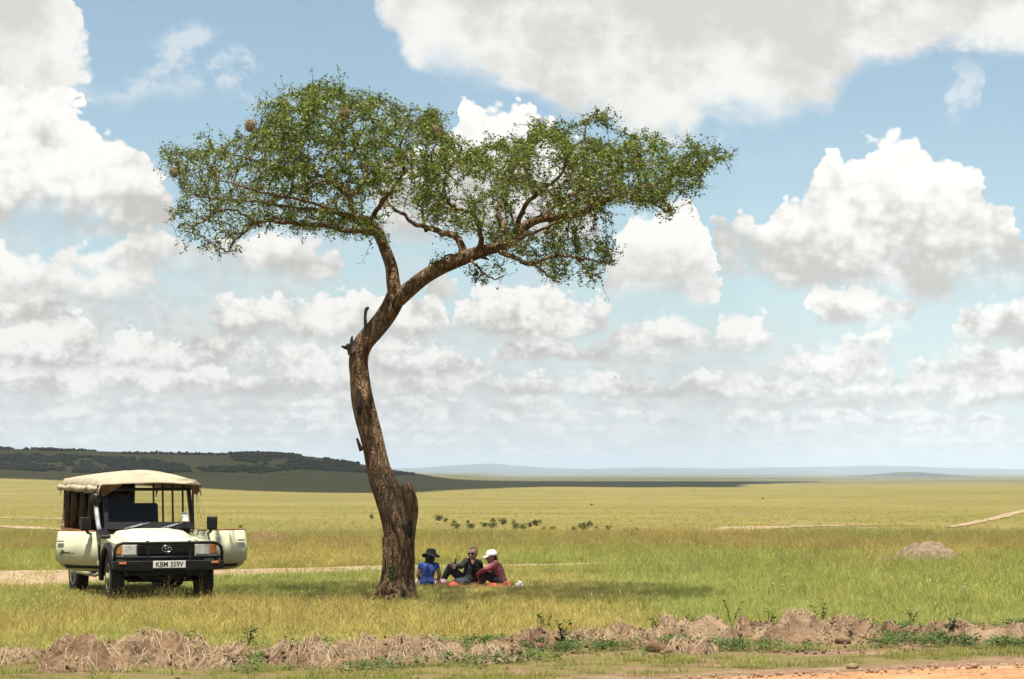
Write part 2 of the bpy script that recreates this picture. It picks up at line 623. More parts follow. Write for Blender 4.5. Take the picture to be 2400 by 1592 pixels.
def pbr(name, color, rough=0.6, metal=0.0, vary=0.0, vscale=8.0, bump=0.0, bscale=40.0, spec=0.5, coat=0.0, dirt=None, color2=None):
    m, nt, out = material(name)
    color, color2, dirt = alb(color), alb(color2), alb(dirt)
    p = nd(nt, 'ShaderNodeBsdfPrincipled')
    nt.links.new(p.outputs[0], out.inputs[0])
    p.inputs['Roughness'].default_value = rough
    p.inputs['Metallic'].default_value = metal
    p.inputs['Specular IOR Level'].default_value = spec
    p.inputs['Coat Weight'].default_value = coat
    tc = nd(nt, 'ShaderNodeTexCoord').outputs['Object']
    if vary or color2:
        n = noise(nt, tc, vscale, 5, 0.6)
        c2 = color2 or tuple(c * (1 - vary) for c in color)
        col = mixc(nt, smooth(nt, n, 0.38, 0.66), color, c2)
        if dirt:
            n2 = noise(nt, tc, 3.0, 6, 0.65)
            z = nd(nt, 'ShaderNodeSeparateXYZ', ins={0: tc}).outputs[2]
            low = smooth(nt, mth(nt, 'MULTIPLY_ADD', n2, -0.5, z), 0.55, 0.0)
            col = mixc(nt, mth(nt, 'MULTIPLY', low, 0.75), col, dirt)
        nt.links.new(col, p.inputs['Base Color'])
    else:
        p.inputs['Base Color'].default_value = (*color, 1)
    if bump:
        b = nd(nt, 'ShaderNodeBump', ins={'Height': noise(nt, tc, bscale, 5, 0.6)})
        b.inputs['Strength'].default_value = bump
        b.inputs['Distance'].default_value = 0.02
        nt.links.new(b.outputs[0], p.inputs['Normal'])
    return m


def leafy(name, c1, c2, scale=3.0, trans=0.35, tint=False, rough=0.55, c3=None):
    """Thin blades and leaves: light comes through them."""
    c1, c2, c3 = alb(c1), alb(c2), alb(c3)
    m, nt, out = material(name)
    geo = nd(nt, 'ShaderNodeNewGeometry')
    n = noise(nt, geo.outputs['Position'], scale, 3, 0.6)
    col = mixc(nt, smooth(nt, n, 0.35, 0.65), c1, c2)
    if c3 is not None:
        isl = geo.outputs['Random Per Island']
        col = mixc(nt, smooth(nt, isl, 0.55, 0.95), col, c3)
    if tint:
        at_ = nd(nt, 'ShaderNodeAttribute', attribute_type='INSTANCER', attribute_name='tint')
        col = mixc(nt, 1.0, col, at_.outputs['Color'], 'MULTIPLY')
    p = nd(nt, 'ShaderNodeBsdfPrincipled', ins={'Base Color': col})
    p.inputs['Roughness'].default_value = rough
    p.inputs['Specular IOR Level'].default_value = 0.25
    t = nd(nt, 'ShaderNodeBsdfTranslucent', ins={0: col})
    mx = nd(nt, 'ShaderNodeMixShader', ins={0: trans, 1: p.outputs[0], 2: t.outputs[0]})
    nt.links.new(mx.outputs[0], out.inputs[0])
    return m


# ------------------------------------------------------------------ terrain
_ridge = [(-150, 1036), (0, 1036), (100, 1038), (220, 1042), (400, 1048), (520, 1049), (620, 1048), (700, 1053), (760, 1062), (820, 1072),
          (900, 1086), (960, 1098), (1020, 1106), (1100, 1111), (1250, 1116), (1500, 1119)]
_rp = [at(x, y, 1400.0) for x, y in _ridge]
RX = np.array([p.x for p in _rp])
RZ = np.array([max(0.0, p.z + 5.55) for p in _rp])
RZ[-1] = 0.0
PR = np.array([0, 90, 120, 180, 250, 450, 700, 1200, 2500, 7000, 12000, 17000, 60000], float)
PZ = np.array([0, 0, -0.32, -0.75, -1.25, -2.07, -3.1, -5.0, -9.0, -14.0, -13.0, -10.0, -10.0])


def zg(x, y):
    """height of the land"""
    x, y = np.asarray(x, float), np.asarray(y, float)
    r = np.hypot(x, y)
    z = np.interp(r, PR, PZ)
    z = z + 0.05 * (fbm(x / 6.0, y / 6.0, 3, 3) - 0.5) * sstep(r, 20, 30) * (1 - sstep(r, 120, 300))
    z = z + 0.5 * (fbm(x / 60.0, y / 60.0, 5, 2) - 0.5) * sstep(r, 120, 400)
    # the long hill
    h = np.interp(x * 1.0, RX, RZ)
    s = sstep(y, 430, 1400) ** 1.15 * (1 - 0.6 * sstep(y, 1450, 2600))
    z = z + h * s * (1 + 0.08 * (fbm(x / 90.0, y / 90.0, 8, 3) - 0.5))
    # distant hills along the horizon
    b = np.arctan2(x, y)
    hz = 26 + 90 * (fbm(b * 13.0 + 3.1, r / 14000.0, 21, 4) - 0.40) + 10 * np.exp(-((b + 0.012) / 0.022) ** 2) - 6 * np.exp(-((b - 0.09) / 0.03) ** 2)
    z = z + np.clip(hz, 0, None) * sstep(r, 14500, 19500) * (1 - 0.8 * sstep(r, 22000, 32000))
    z = z + 14.0 * np.exp(-(((x - 1080) / 95) ** 2 + ((y - 6600) / 500) ** 2))
    return z


def lands(xs, ys, far=30000.0, steps=420):
    """Where photograph positions meet the land (rows of nan where they do not)."""
    d = np.array([ray(x, y) for x, y in zip(xs, ys)])
    ts = np.geomspace(8.0, far, steps)
    px, py, pz = d[:, :1] * ts, d[:, 1:2] * ts, CAM_H + d[:, 2:] * ts
    g = zg(px, py) - pz
    k = np.argmax(g > 0, axis=1)
    hit = g[np.arange(len(k)), k] > 0
    a, b = ts[np.maximum(k - 1, 0)], ts[k]
    for _ in range(16):
        mid = (a + b) / 2
        over = zg(d[:, 0] * mid, d[:, 1] * mid) > CAM_H + d[:, 2] * mid
        b = np.where(over, mid, b)
        a = np.where(over, a, mid)
    P = d * b[:, None] + np.array([0, 0, CAM_H])
    P[~hit] = np.nan
    return P


def land(x, y, far=30000.0):
    p = lands([x], [y], far, 1500)[0]
    return None if np.isnan(p[0]) else Vector(p)


def flat(x, y):
    """Photograph position on the level ground nearby (z = 0)."""
    d = ray(x, y)
    t = -CAM_H / d[2]
    return (d[0] * t, d[1] * t)


# masks on the near ground
ROAD = [flat(1330, 1590), flat(1500, 1574), flat(1750, 1563), flat(2000, 1554), flat(2200, 1545), flat(2400, 1536), flat(2700, 1525)]
_rx = np.array([p[0] for p in ROAD])
_ry = np.array([p[1] for p in ROAD])
_slope = (_ry[-1] - _ry[0]) / (_rx[-1] - _rx[0])


def road_edge(x):
    x = np.asarray(x, float)
    y = np.interp(x, _rx, _ry)
    y = np.where(x < _rx[0], _ry[0] + (x - _rx[0]) * _slope, y)
    y = np.where(x > _rx[-1], _ry[-1] + (x - _rx[-1]) * _slope, y)
    return y + 0.25 * (fbm(x / 1.3, x * 0 + 2.2, 9, 3) - 0.5)


# bank of heaped earth: centre line
BANK = [flat(-200, 1512), flat(0, 1512), flat(250, 1512), flat(500, 1508), flat(750, 1505), flat(950, 1502), flat(1150, 1492), flat(1350, 1476), flat(1600, 1468), flat(1850, 1464), flat(2100, 1462), flat(2364, 1455), flat(2600, 1448)]
_bx = np.array([p[0] for p in BANK])
_by = np.array([p[1] for p in BANK])


def bank_d(x, y):
    return np.asarray(y) - np.interp(x, _bx, _by)


def soil_mask(x, y):
    """1 where bare earth shows"""
    d = bank_d(x, y)
    n = fbm(np.asarray(x) / 1.1, np.asarray(y) / 1.1, 31, 4)
    front = 1.5 + 2.6 * sstep(np.asarray(x), -4.0, 2.5)          # the spread of crumbled earth is wider towards the right
    heap = (1 - sstep(d + (n - 0.5) * 1.6, 0.5, 1.1)) * sstep(d + (n - 0.5) * 3.4, -front - 0.5, -front * 0.35)
    heap = heap * (1 - 0.75 * sstep(fbm(np.asarray(x) / 0.55 + 9, np.asarray(y) / 0.8, 37, 3), 0.50, 0.62) * sstep(-d, 0.3, 0.9))
    side = (np.asarray(y) - road_edge(x))
    right = sstep(np.asarray(x), -1.5, 3.0)
    verge = (1 - sstep(np.abs(side - 0.35) + (n - 0.5) * 1.2, 0.25, 0.75)) * (0.25 + 0.75 * right)
    foot = 1 - sstep(np.hypot((np.asarray(x) + 1.93) / 1.3, np.asarray(y) - 38.7) + (n - 0.5) * 1.4, 0.35, 1.0)
    patch = sstep(n, 0.58, 0.68) * (1 - sstep(d, -0.9, 0.3)) * 0.8
    return np.clip(np.maximum(np.maximum(np.maximum(heap, verge), patch), foot * 0.85), 0, 1)


def ribbon(name, pts, widths, mat, lift, samples=160, edge=0.25, seed=1):
    """A worn track laid over the land: pts are (x, y) along the middle."""
    pts = np.array(pts, float)
    t = np.linspace(0, 1, len(pts))
    tt = np.linspace(0, 1, samples)

    def cr(v):
        out = np.zeros(samples)
        for i, q in enumerate(tt):
            k = min(int(q * (len(v) - 1)), len(v) - 2)
            f = q * (len(v) - 1) - k
            p0, p1, p2, p3 = v[max(k - 1, 0)], v[k], v[k + 1], v[min(k + 2, len(v) - 1)]
            out[i] = 0.5 * (2 * p1 + (p2 - p0) * f + (2 * p0 - 5 * p1 + 4 * p2 - p3) * f * f + (3 * p1 - p0 - 3 * p2 + p3) * f ** 3)
        return out
    X, Y = cr(pts[:, 0]), cr(pts[:, 1])
    W = np.interp(tt, t, widths)
    dx, dy = np.gradient(X), np.gradient(Y)
    L = np.hypot(dx, dy)
    nx, ny = -dy / L, dx / L
    cols = 9
    vs = []
    for c in range(cols):
        s = (c / (cols - 1) - 0.5)
        w = W * (1 + edge * (fbm(tt * 30, tt * 0 + (0 if s < 0 else 9), seed, 3) - 0.5) * 2)
        vx, vy = X + nx * s * w, Y + ny * s * w
        z = zg(vx, vy) + lift - 0.0 * abs(s)
        vs.append(np.stack([vx, vy, z], 1))
    V_ = np.stack(vs, 1).reshape(-1, 3)
    i, j = np.meshgrid(np.arange(samples - 1), np.arange(cols - 1), indexing='ij')
    a = (i * cols + j).ravel()
    F = np.stack([a, a + cols, a + cols + 1, a + 1], 1)
    if np.cross(V_[F[0, 1]] - V_[F[0, 0]], V_[F[0, 3]] - V_[F[0, 0]])[2] < 0:
        F = F[:, ::-1]
    o = link(name, np_mesh(name, V_, F), mat)
    return o, np.stack([X, Y], 1), W


# ---- ground material
def ground_material():
    m, nt, out = material('grassland')
    geo = nd(nt, 'ShaderNodeNewGeometry').outputs['Position']
    sp = nd(nt, 'ShaderNodeSeparateXYZ', ins={0: geo})
    dist = nd(nt, 'ShaderNodeVectorMath', operation='LENGTH', ins={0: geo}).outputs['Value']
    fine = noise(nt, geo, 2.2, 4, 0.65)
    mid = noise(nt, geo, 0.22, 5, 0.6)
    mp = nd(nt, 'ShaderNodeMapping', ins={0: geo, 3: (0.55, 1.0, 1.0)}).outputs[0]
    big = noise(nt, mp, 0.028, 5, 0.6)
    huge = noise(nt, mp, 0.0035, 5, 0.62)
    g1, g2 = (0.205, 0.178, 0.050), (0.285, 0.222, 0.072)
    g3 = (0.160, 0.158, 0.045)
    col = mixc(nt, smooth(nt, big, 0.36, 0.64), g1, g2)
    col = mixc(nt, mth(nt, 'MULTIPLY', smooth(nt, mid, 0.46, 0.66), 0.7), col, g3)
    col = mixc(nt, mth(nt, 'MULTIPLY', smooth(nt, fine, 0.5, 0.72), 0.45), col, (0.115, 0.105, 0.035))
    # tussocks that can no longer be told apart far out
    tus = noise(nt, geo, 0.75, 3, 0.7)
    far1 = smooth(nt, dist, 70.0, 130.0)
    col = mixc(nt, mth(nt, 'MULTIPLY', mth(nt, 'MULTIPLY', smooth(nt, tus, 0.56, 0.68), far1), 0.55), col, (0.12, 0.115, 0.04))
    # thin litter and earth between the near tufts
    col = mixc(nt, smooth(nt, dist, 78.0, 46.0, 0.0, 0.72), col, mixc(nt, smooth(nt, fine, 0.4, 0.65), (0.205, 0.150, 0.070), (0.125, 0.105, 0.040)))
    # scrub on the far plains
    f = smooth(nt, dist, 900.0, 2600.0)
    scrub = mth(nt, 'MULTIPLY', smooth(nt, mth(nt, 'MULTIPLY_ADD', mid, 0.25, huge), 0.58, 0.70), f)
    col = mixc(nt, mth(nt, 'MULTIPLY', scrub, 0.85), col, (0.045, 0.055, 0.028))
    col = mixc(nt, mth(nt, 'MULTIPLY', smooth(nt, dist, 12500.0, 15500.0), 0.9), col, (0.035, 0.050, 0.030))
    streak = noise(nt, nd(nt, 'ShaderNodeMapping', ins={0: geo, 3: (0.3, 1.0, 1.0)}).outputs[0], 0.0016, 5, 0.65)
    col = mixc(nt, mth(nt, 'MULTIPLY', mth(nt, 'MULTIPLY', smooth(nt, streak, 0.46, 0.60), smooth(nt, dist, 1500.0, 3500.0)), 0.85), col, (0.055, 0.062, 0.030))
    isle = mth(nt, 'ADD', mth(nt, 'POWER', mth(nt, 'DIVIDE', mth(nt, 'SUBTRACT', sp.outputs[0], 1080.0), 190.0), 2.0), mth(nt, 'POWER', mth(nt, 'DIVIDE', mth(nt, 'SUBTRACT', sp.outputs[1], 6600.0), 900.0), 2.0))
    col = mixc(nt, mth(nt, 'MULTIPLY', smooth(nt, isle, 1.0, 0.5), 0.9), col, (0.030, 0.040, 0.022))
    # bare earth
    soil = nd(nt, 'ShaderNodeAttribute', attribute_name='soil').outputs['Fac']
    sn = noise(nt, geo, 5.0, 6, 0.7)
    dirt = mixc(nt, smooth(nt, sn, 0.35, 0.68), (0.31, 0.200, 0.120), (0.165, 0.100, 0.060))
    dirt = mixc(nt, mth(nt, 'MULTIPLY', smooth(nt, fine, 0.5, 0.7), 0.6), dirt, (0.40, 0.29, 0.18))
    sm = smooth(nt, mth(nt, 'MULTIPLY_ADD', mth(nt, 'SUBTRACT', sn, 0.5), 0.7, soil), 0.35, 0.62)
    col = mixc(nt, sm, col, dirt)
    col = mixc(nt, 1.0, col, (ALB, ALB, ALB), 'MULTIPLY')
    p = nd(nt, 'ShaderNodeBsdfPrincipled', ins={'Base Color': col})
    p.inputs['Roughness'].default_value = 0.95
    p.inputs['Specular IOR Level'].default_value = 0.1
    hb = mth(nt, 'ADD', mth(nt, 'MULTIPLY', sn, 0.5), tus)
    b = nd(nt, 'ShaderNodeBump', ins={'Height': hb})
    b.inputs['Strength'].default_value = 0.6
    b.inputs['Distance'].default_value = 0.12
    nt.links.new(b.outputs[0], p.inputs['Normal'])
    nt.links.new(p.outputs[0], out.inputs[0])
    return m


def earth(name, c1, c2, c3, bump=0.8, scale=5.0):
    c1, c2, c3 = alb(c1), alb(c2), alb(c3)
    m, nt, out = material(name)
    geo = nd(nt, 'ShaderNodeNewGeometry').outputs['Position']
    n1 = noise(nt, geo, scale, 7, 0.7)
    n2 = noise(nt, geo, scale * 0.22, 4, 0.6)
    n3 = noise(nt, geo, scale * 7.0, 3, 0.7)
    col = mixc(nt, smooth(nt, n1, 0.36, 0.64), c1, c2)
    col = mixc(nt, mth(nt, 'MULTIPLY', smooth(nt, n2, 0.45, 0.68), 0.7), col, c3)
    col = mixc(nt, mth(nt, 'MULTIPLY', smooth(nt, n3, 0.55, 0.7), 0.45), col, tuple(c * 0.45 for c in c2))
    p = nd(nt, 'ShaderNodeBsdfPrincipled', ins={'Base Color': col})
    p.inputs['Roughness'].default_value = 0.95
    p.inputs['Specular IOR Level'].default_value = 0.1
    b = nd(nt, 'ShaderNodeBump', ins={'Height': mth(nt, 'ADD', n1, mth(nt, 'MULTIPLY', n3, 0.4))})
    b.inputs['Strength'].default_value = bump
    b.inputs['Distance'].default_value = 0.05
    nt.links.new(b.outputs[0], p.inputs['Normal'])
    nt.links.new(p.outputs[0], out.inputs[0])
    return m


M = {}
M['ground'] = ground_material()
M['soil'] = earth('heaped_soil', (0.30, 0.190, 0.112), (0.145, 0.084, 0.050), (0.40, 0.285, 0.175))
M['track'] = earth('worn_dirt', (0.44, 0.32, 0.20), (0.34, 0.235, 0.14), (0.50, 0.38, 0.25), 0.4, 2.0)
M['road'] = earth('murram_road', (0.52, 0.285, 0.140), (0.40, 0.205, 0.098), (0.57, 0.36, 0.20), 0.7, 4.0)
M['mound'] = earth('pale_mound', (0.34, 0.255, 0.165), (0.22, 0.155, 0.095), (0.42, 0.33, 0.22), 0.9, 6.0)
M['redmound'] = earth('red_mound', (0.26, 0.15, 0.08), (0.17, 0.10, 0.05), (0.25, 0.20, 0.08), 0.9, 6.0)


def build_ground():
    fine = np.linspace(-17, 17, 341)
    rest = np.concatenate([np.arange(19, 180, 4.0)])
    az = np.radians(np.concatenate([-rest[::-1], fine, rest]))
    rr = np.concatenate([np.geomspace(1.0, 20, 14)[:-1], np.geomspace(20, 120, 190)[:-1], np.geomspace(120, 3000, 240)[:-1], np.geomspace(3000, 60000, 130)])
    A, Rr = np.meshgrid(az, rr, indexing='ij')
    X, Y = np.sin(A) * Rr, np.cos(A) * Rr
    Z = zg(X, Y)
    na, nr = A.shape
    V_ = np.stack([X, Y, Z], -1).reshape(-1, 3)
    i, j = np.meshgrid(np.arange(na), np.arange(nr - 1), indexing='ij')
    a = (i * nr + j).ravel()
    b = (((i + 1) % na) * nr + j).ravel()
    F = np.stack([a, b, b + 1, a + 1], 1)[:, ::-1]
    V_ = np.vstack([V_, [[0, 0, 0]]])
    me = np_mesh('ground', V_, F)
    s = soil_mask(V_[:, 0], V_[:, 1]) * (np.hypot(V_[:, 0], V_[:, 1]) < 60)
    at_ = me.attributes.new('soil', 'FLOAT', 'POINT')
    at_.data.foreach_set('value', s.astype(np.float32))
    o = link('ground', me, M['ground'])
    tag(o, 'rolling savanna grassland running out to the hazy hills', 'ground', kind='structure')
    return o


ground = build_ground()


def build_road():
    xs = np.linspace(-16, 16, 260)
    ys = road_edge(xs)
    rows = [0.0, 0.06, 0.25, 0.7, 1.5, 3.0, 6.0]
    V_ = []
    for r_ in rows:
        z = zg(xs, ys - r_) + 0.006 + (0.03 * min(1, r_ / 0.7)) + 0.02 * (fbm(xs * 1.5, (ys - r_) * 1.5, 4, 3) - 0.5) * min(1, r_ / 0.25)
        V_.append(np.stack([xs, ys - r_, z], 1))
    V_ = np.stack(V_, 1).reshape(-1, 3)
    n, c = len(xs), len(rows)
    i, j = np.meshgrid(np.arange(n - 1), np.arange(c - 1), indexing='ij')
    a = (i * c + j).ravel()
    F = np.stack([a, a + 1, a + c + 1, a + c], 1)
    o = link('road', np_mesh('road', V_, F), M['road'])
    tag(o, 'orange murram road crossing the bottom right corner', 'road', kind='structure')
    # loose stones on the road edge
    mb_v, mb_f = [], []
    ico = bmesh.new()
    bmesh.ops.create_icosphere(ico, subdivisions=1, radius=1.0)
    iv = np.array([v.co[:] for v in ico.verts])
    ico.verts.index_update()
    fi = np.array([[v.index for v in f.verts] for f in ico.faces])
    ico.free()
    N = 900
    x = RNG.uniform(-1.5, 8.5, N)
    y = road_edge(x) - RNG.gamma(1.4, 0.5, N)
    z = zg(x, y) + 0.035
    sz = RNG.gamma(1.6, 0.0045, N) + 0.005
    for k in range(N):
        q = iv * (RNG.uniform(0.7, 1.2, 3) * sz[k]) * RNG.uniform(0.8, 1.2, (len(iv), 1)) + [x[k], y[k], z[k]]
        mb_f.append(fi + k * len(iv))
        mb_v.append(q)
    g = link('gravel', np_mesh('gravel', np.vstack(mb_v), np.vstack(mb_f)), pbr('gravel_stone', (0.46, 0.265, 0.150), 0.9, vary=0.5, vscale=9.0))
    tag(g, 'loose orange stones scattered on the murram road', 'gravel', kind='stuff')


build_road()
tr_pts = [flat(-260, 1347), flat(0, 1335), flat(130, 1330), flat(330, 1326), flat(560, 1322), flat(760, 1317), flat(960, 1311), flat(1160, 1309), flat(1350, 1304), flat(1480, 1298)]
track, TRX, TRW = ribbon('dirt_track', tr_pts, [6.4, 6.4, 5.6, 4.4, 3.4, 2.8, 2.3, 2.0, 1.2, 0.3], M['track'], 0.010, 200, 0.22, 3)
tag(track, 'pale dirt track passing behind the safari vehicle and the tree', 'track', kind='structure')
_t2 = [land(x, y) for x, y in ((1690, 1226), (1740, 1219), (1800, 1217), (1900, 1215), (2010, 1213), (2120, 1212))]
t2, _, _ = ribbon('dirt_track', [(p.x, p.y) for p in _t2], [1.5, 2.6, 2.0, 1.4, 1.0, 0.4], M['track'], 0.02, 120, 0.5, 5)
tag(t2, 'thin far dirt track in the open plain right of the shrubs', 'track', kind='structure')
_t3 = [land(x, y) for x, y in ((2195, 1219), (2230, 1212), (2270, 1203), (2310, 1194), (2364, 1181), (2430, 1168))]
t3, _, _ = ribbon('dirt_track', [(p.x, p.y) for p in _t3], [0.3, 0.55, 0.65, 0.75, 0.9, 1.0], M['track'], 0.03, 120, 0.4, 7)
tag(t3, 'pinkish dirt track climbing the plain at the far right', 'track', kind='structure')
_t4 = [land(x, y) for x, y in ((-80, 1195), (0, 1196), (60, 1197), (125, 1198), (160, 1200))]
t4, _, _ = ribbon('dirt_track', [(p.x, p.y) for p in _t4], [1.6, 1.6, 1.5, 1.5, 1], M['track'], 0.02, 60, 0.4, 8)
tag(t4, 'faint upper dirt track left of the safari vehicle', 'track', kind='structure')
_t5 = [land(x, y) for x, y in ((-80, 1214), (0, 1216), (60, 1219), (125, 1222), (200, 1224))]
t5, _, _ = ribbon('dirt_track', [(p.x, p.y) for p in _t5], [1.6, 1.6, 1.5, 1.4, 1], M['track'], 0.02, 60, 0.4, 9)
tag(t5, 'faint lower dirt track left of the safari vehicle', 'track', kind='structure')


# ------------------------------------------------------------------ earth heaps of the bank
def heap(spec):
    """a rough heap of turned earth with dead grass hanging on it"""
    x0, x1, ytop, ybase, depth, straw, label, seed = spec
    a, b = flat(x0, ybase), flat(x1, ybase)
    cx, cy = (a[0] + b[0]) / 2, (a[1] + b[1]) / 2 + depth * 0.45
    w = (b[0] - a[0]) / 2 * 1.62
    depth = depth * 1.35
    h = max(0.10, at((x0 + x1) / 2, ytop, cy).z * 0.56)
    root = empty('earth_mound', (cx, cy, 0))
    nx, ny = int(60 + w * 50), 64
    u, v = np.meshgrid(np.linspace(-1, 1, nx), np.linspace(-1, 1, ny), indexing='ij')
    X, Y = u * w, v * depth
    ang = np.arctan2(v, u)
    rad = (np.abs(u) ** 3 + np.abs(v) ** 2) ** 0.45
    rim = 0.86 + 0.26 * (fbm(np.cos(ang) * 2 + seed, np.sin(ang) * 2, seed, 3) - 0.5)
    skirt = rim * (0.80 + 0.55 * (fbm(X / 0.5 + 3, Y / 0.5 + seed, seed + 9, 4) - 0.3))
    base = sstep(1 - rad / skirt, 0.0, 0.55)
    n = fbm(X / 0.62 + seed, Y / 0.62, seed + 1, 3)
    bill = np.abs(fbm(X / 0.26 + seed, Y / 0.26, seed + 2, 4) - 0.5) * 2
    bill2 = np.abs(fbm(X / 0.09 + seed, Y / 0.09, seed + 5, 3) - 0.5) * 2
    Z = h * base * np.clip(-0.45 + 2.5 * fbm(X / 0.36 + seed, Y / 0.5, seed + 1, 4), 0.12, 1.2) + base ** 0.5 * (0.17 * (0.35 - bill) + 0.06 * (0.35 - bill2))
    Z = Z + zg(X + cx, Y + cy) - 0.07 * (base <= 0.004)
    V_ = np.stack([X, Y, Z], -1).reshape(-1, 3)
    i, j = np.meshgrid(np.arange(nx - 1), np.arange(ny - 1), indexing='ij')
    q = (i * ny + j).ravel()
    F = np.stack([q, q + ny, q + ny + 1, q + 1], 1)
    link('soil', np_mesh('soil', V_, F), M['soil'], root)
    # dead grass lying over it, in combed sheaves
    rng = np.random.default_rng(seed)
    N = int(straw * 620 * w * depth + 60)
    k = int(9 + 14 * w)
    sheaf = rng.uniform(-0.85, 0.85, (k, 2))
    sdir = rng.uniform(-1.5, 1.5, k) - math.pi / 2
    size = rng.uniform(0.03, 0.11, k)
    pick = rng.integers(0, k, N)
    loose = rng.random(N) < 0.12
    px = np.where(loose, rng.uniform(-0.9, 0.9, N), sheaf[pick, 0] + rng.normal(0, 1, N) * size[pick] / max(w, 0.5))
    py = np.where(loose, rng.uniform(-0.9, 0.6, N), sheaf[pick, 1] * 0.8 - 0.1 + rng.normal(0, 1, N) * size[pick] / depth)
    L = rng.uniform(0.07, 0.30, N)
    dr = sdir[pick] + rng.normal(0, 0.55, N)
    dr = np.where(loose, rng.uniform(-3.1, 3.1, N), dr)
    ss = np.linspace(0, 1, 5)
    def zs(xx, yy):
        ui = np.clip((xx / w + 1) / 2 * (nx - 1), 0, nx - 1.001)
        vi = np.clip((yy / depth + 1) / 2 * (ny - 1), 0, ny - 1.001)
        return Z[ui.astype(int), vi.astype(int)]
    pts = []
    lift = rng.uniform(0.0, 0.06, N)
    for t in ss:
        xx = px * w + np.cos(dr + 0.5 * (t - 0.5) * rng.normal(0, 1, 1)) * L * t
        yy = py * depth + np.sin(dr) * L * t
        pts.append(np.stack([xx, yy, zs(xx, yy) + 0.010 + lift * np.sin(math.pi * min(t + 0.15, 1.0))], 1))
    pts = np.stack(pts, 1)
    side = np.stack([-np.sin(dr), np.cos(dr), rng.uniform(-0.4, 0.4, N)], 1)[:, None, :] * (rng.uniform(0.0013, 0.0030, N)[:, None, None])
    S_ = np.stack([pts - side, pts + side], 2).reshape(-1, 3)
    m_ = len(ss)
    f = []
    b0 = np.arange(N) * m_ * 2
    for s in range(m_ - 1):
        f.append(np.stack([b0 + s * 2, b0 + s * 2 + 1, b0 + s * 2 + 3, b0 + s * 2 + 2], 1))
    st = link('straw', np_mesh('straw', S_, np.vstack(f)), M['straw'], root, False)
    st['kind'] = 'stuff'
    tag(root, label, 'earth mound', 'heaps of turned earth along the bank')
    return root


M['straw'] = leafy('dead_grass', (0.52, 0.39, 0.22), (0.34, 0.235, 0.13), 9.0, 0.15, c3=(0.62, 0.50, 0.31))
HEAPS = [
    (-70, 80, 1478, 1530, 0.55, 0.9, 'low brown earth mound cut off by the left picture edge', 1),
    (95, 300, 1437, 1545, 0.75, 1.1, 'big dark brown earth mound in front of the vehicle rear wheel', 2),
    (270, 455, 1438, 1535, 0.70, 1.9, 'straw covered earth mound below the vehicle number plate', 3),
    (430, 565, 1468, 1520, 0.45, 0.8, 'small crumbly earth mound between the big heap and the trunk line', 4),
    (440, 560, 1508, 1545, 0.35, 1.6, 'flat straw clump lying in front of the small crumbly mound', 5),
    (628, 810, 1448, 1540, 0.65, 1.7, 'peaked earth mound with matted straw left of the tree foot', 6),
    (800, 1045, 1461, 1530, 0.60, 1.5, 'smooth rounded mound with combed straw right below the trunk', 7),
    (1085, 1200, 1492, 1530, 0.40, 1.7, 'low pale straw clump right of the smooth rounded mound', 8),
    (1160, 1310, 1450, 1500, 0.55, 0.6, 'low weedy earth mound below the three picnickers', 9),
    (1316, 1408, 1416, 1492, 0.45, 2.4, 'domed straw heap shaped like a haycock', 10),
    (1395, 1560, 1412, 1490, 0.65, 1.4, 'earth mound with straw immediately right of the domed straw heap', 11),
    (1520, 1690, 1406, 1488, 0.70, 0.8, 'tall dark earth mound between the haycock heap and the leafy sprig', 12),
    (1705, 1800, 1410, 1470, 0.50, 1.2, 'narrow earth mound right beside the leafy sprig', 13),
    (1770, 1925, 1402, 1482, 0.62, 1.3, 'tall earth mound with straw face, highest on the right half', 14),
    (1890, 2030, 1424, 1478, 0.50, 0.7, 'low earth mound sloping down towards the pale termite mound side', 15),
    (2050, 2150, 1427, 1470, 0.40, 0.2, 'dark crumbled clod mound below the termite mound', 16),
    (2140, 2260, 1436, 1478, 0.45, 0.3, 'smooth dark earth mound near the right picture edge', 17),
    (2230, 2420, 1434, 1490, 0.70, 0.1, 'pale bare earth rise at the right picture edge', 18),
    (1540, 1640, 1482, 1512, 0.35, 1.3, 'straw clump beside the loose clods in front of the mounds', 19),
]
for h_ in HEAPS:
    heap(h_)


